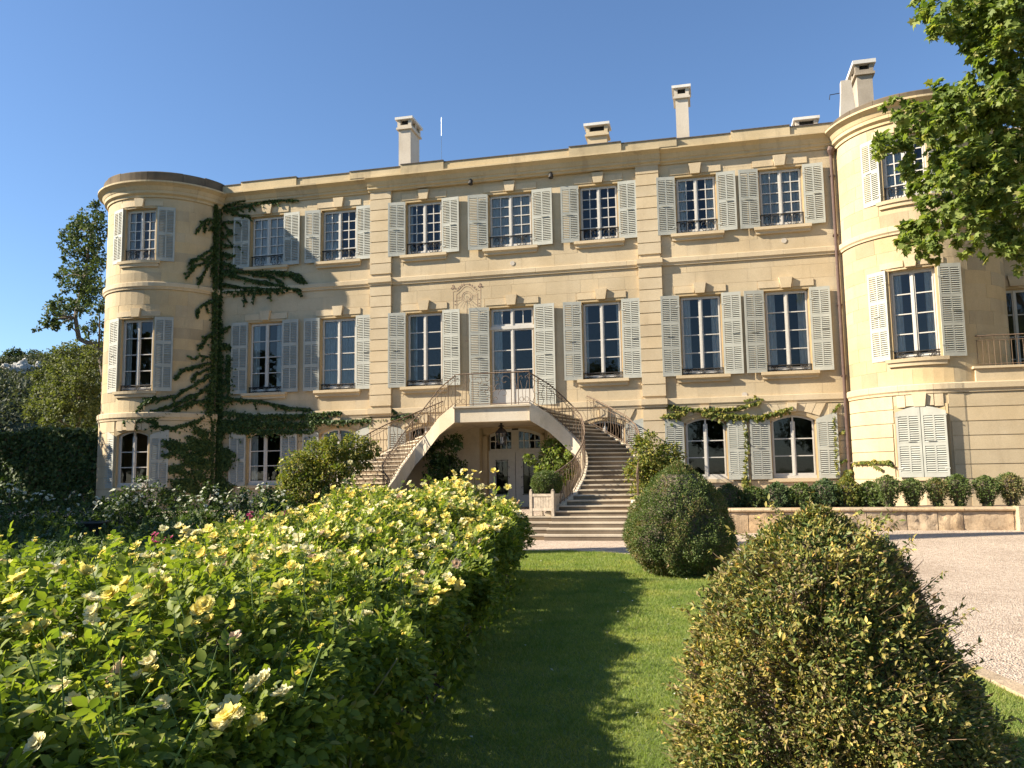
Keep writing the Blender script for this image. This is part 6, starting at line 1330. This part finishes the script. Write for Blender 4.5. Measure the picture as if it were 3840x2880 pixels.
tree('evergreen_oak', 'tall sparse dark tree leaning out behind the left tower', tuple(at_y(400, 1420, 42)*np.array([1, 1, 0])), px_blobs([(355, 790, 40), (330, 830, 45), (280, 850, 40), (250, 880, 35), (360, 900, 45), (300, 930, 45), (250, 950, 30), (330, 990, 48), (370, 1000, 40), (270, 1010, 40), (350, 1060, 40), (290, 1070, 40), (240, 1080, 26), (215, 1140, 34), (250, 1160, 40), (190, 1180, 28), (300, 1150, 36), (160, 1215, 22), (140, 1235, 16), (210, 1220, 26), (250, 1215, 26), (370, 1150, 45), (365, 1230, 40), (330, 1240, 30), (300, 860, 50), (345, 950, 55), (260, 920, 40), (310, 1040, 55), (225, 1170, 45), (330, 1110, 55), (280, 1130, 45), (370, 850, 50), (235, 1040, 34), (190, 1210, 34), (385, 1080, 45)], 42, 2.2), 'oakleaf', .20, 620, LEAF2, None, .24, trunk_pts=[tuple(at_y(400, 1420, 42)*np.array([1, 1, 0])), tuple(at_y(395, 1420, 42)), tuple(at_y(370, 1305, 42)), tuple(at_y(296, 1270, 42)), tuple(at_y(282, 1190, 42)), tuple(at_y(315, 1040, 42)), tuple(at_y(345, 860, 42))], shell=.1)
tree('bushy_tree', 'round olive green tree behind the ivy wall', tuple(at_z(330, 1905, 0)*np.array([1.0, 1.0, 0])) if False else (-29.5, 34.5, 0), px_blobs([(215, 1345, 55), (290, 1335, 60), (350, 1340, 45), (180, 1420, 60), (255, 1410, 75), (330, 1420, 65), (150, 1490, 50), (215, 1490, 70), (290, 1500, 75), (355, 1490, 45), (140, 1550, 45), (210, 1560, 55), (300, 1570, 55)], 34, .9), 'olive', .15, 1300, LEAF2, None, .2, tuple(at_y(300, 1440, 34.5)), shell=.35)
# far hillside with scrub, crags and ridge pines
az = np.radians(np.linspace(-86, -22, 70)); rr = np.concatenate([np.linspace(75, 200, 40), np.linspace(210, 420, 12)]); A, Rr = np.meshgrid(az, rr); X = Rr*np.sin(A); Y = Rr*np.cos(A)
def hill_z(X, Y):
    r = np.hypot(X, Y); a = np.degrees(np.arctan2(X, Y)); crest = 27+6*smooth(a, -45, -36)-10*smooth(-a, 50, 80); n = vnoise(np.stack([X.ravel(), Y.ravel(), X.ravel()*0], 1), .035, 2).reshape(X.shape)*5+vnoise(np.stack([X.ravel(), Y.ravel(), X.ravel()*0], 1), .12, 3).reshape(X.shape)*1.6
    return -1+crest*smooth(r, 78, 205)+(n-3)*smooth(r, 80, 130)-.12*np.maximum(r-205, 0)
Z = hill_z(X, Y); nx = len(az); i = (np.arange(len(rr)-1)[:, None]*nx+np.arange(nx-1)[None]).ravel()
struct(new_obj('hillside', np_mesh('hillside', np.stack([X, Y, Z], -1).reshape(-1, 3), np.stack([i, i+1, i+nx+1, i+nx], 1)), 'hill'))
n = 5200; a = np.radians(RNG.uniform(-60, -30, n)); r = RNG.uniform(85, 206, n); bx_, by_ = r*np.sin(a), r*np.cos(a); bz = hill_z(bx_, by_); sz = RNG.uniform(.7, 2.0, n); k = 44
P_ = np.repeat(np.stack([bx_, by_, bz+sz*.35], 1), k, 0)+rnd_dirs(n*k)*(np.repeat(sz, k)*(.5+.5*RNG.random(n*k)))[:, None]*np.array([1, 1, .75])
hs = scatter('hillside_scrub', LEAF2, P_, rnd_dirs(n*k), unit(RNG.normal(size=(n*k, 3))*.6+np.array([0, 0, 1])), .42+.35*RNG.random(n*k), 'scrub'); stuff(hs); hs['label'] = 'dense dark scrub covering the distant hillside'; hs['category'] = 'scrub'
for (px, py, lab) in ((60, 1330, 'dark umbrella pine on the hill crest, left of the two'), (140, 1335, 'dark umbrella pine on the hill crest, right of the two')):
    r_ = ray(px, py+25); s = 205/math.hypot(r_[0], r_[1]); c = CP+r_*s
    tree('ridge_pine', lab, (float(c[0]), float(c[1]), float(c[2])-4), [(c+np.array([dx_, 0, dz_]), 1.9, .7) for dx_, dz_ in ((-1.6, .2), (0, .8), (1.6, .4), (.6, 0), (-.6, 1.2))], 'oakleaf', .45, 260, LEAF2, 'pines on the ridge', .25)
for px, py, w_, h_, lab in ((78, 1385, 34, 26, 'pale limestone crag with upright slabs on the hill'), (112, 1393, 26, 20, 'rounded pale limestone boulder right of the crag'), (40, 1385, 30, 14, 'low pale rock ledge left of the hill crag'), (143, 1370, 12, 14, 'small pale rock beside the bushy tree'), (92, 1372, 14, 24, 'narrow upright slab rising from the pale crag'), (60, 1402, 20, 10, 'low rock shelf below the pale crag'), (20, 1372, 16, 8, 'thin pale ledge nearest the picture edge on the hill'), (128, 1408, 16, 12, 'squat pale rock lowest on the hillside')):
    r_ = ray(px, py); dd = 172.0; s = dd/math.hypot(r_[0], r_[1]); c = Vector(CP+r_*s); ww = .75*w_*dd/F_PX; hh = h_*dd/F_PX; bmx = bmesh.new(); bmesh.ops.create_icosphere(bmx, subdivisions=4, radius=1.0)
    for v in bmx.verts:
        m_ = 1+.35*mnoise.noise(v.co*2.3+Vector((px, 0, 0)))+.15*abs(mnoise.noise(Vector((v.co.x*7, v.co.y*7, v.co.z*2)))); v.co = Vector((v.co.x*ww*m_, v.co.y*ww*.8*m_, v.co.z*hh*m_))
    me = bpy.data.meshes.new('crag'); bmx.to_mesh(me); bmx.free(); tag(new_obj('hill_crag', me, 'rock', None, Matrix.Translation(c)), lab, 'rock', 'rocks on the hillside')
# trees standing outside the picture whose shade and reflections show in it
cy_t = thing('cypress', 'slim tall cypress outside the picture to the left, seen only as a long shadow band', 'tree', (-16.2, 13.2, 0)); MB().tube([(-16.2, 13.2, 0), (-16.2, 13.2, 16)], [.16, .03], 8).build('trunk', 'bark', cy_t)
n = 9000; z = .8+15.6*RNG.random(n); r0 = .62*np.clip(np.minimum((z-.5)*.8, (16.8-z)*.24), .05, 1); a = RNG.uniform(0, 6.28, n); rr2 = r0*(.6+.4*RNG.random(n)); P_ = np.stack([-16.2+rr2*np.cos(a), 13.2+rr2*np.sin(a), z], 1)
foliage('crown', cy_t, 'oakleaf', P_, np.stack([np.cos(a), np.sin(a), a*0+1], 1), .22)
def far_tree(x, y, h, w, lab, grp):
    bs = [(np.array([x+RNG.normal()*w*.35, y+RNG.normal()*w*.35, h*RNG.uniform(.35, .86)]), w*.42, .85) for _ in range(13)]
    tree('garden_tree', lab, (x, y, 0), bs, 'oakleaf', .40, 210, LEAF2, grp, .25, (x, y, h*.6), shell=.2)
for x, y, h, w, lab in ((-33, 22.0, 10.6, 5.0, 'broad tree outside the picture that shades the tower foot'), (-32.5, 16.5, 11.5, 5.0, 'broad tree outside the picture that shades the far bed'), (-43, 22.5, 10.5, 5.5, 'broad tree outside the picture that shades the ivy wall'), (-52, 20.5, 12.5, 6, 'farthest broad tree outside the picture beyond the ivy wall'), (-30, 11.0, 12.5, 4.5, 'tallest broad tree outside the picture left of the beds')): far_tree(x, y, h, w, lab, 'trees shading the left garden')
for i, (x, y, h, w) in enumerate(((-26, -30, 14, 7), (-12, -36, 15, 7), (3, -34, 13, 6), (14, -40, 15, 7), (28, -34, 13, 7), (-36, -9, 7.5, 4.5), (-47, -5, 8, 5), (-58, -14, 9, 6), (-44, -22, 10, 6))): far_tree(x, y, h, w, f'{labs[i]} tree behind the viewer, seen only reflected in the windows', 'trees reflected in the windows')
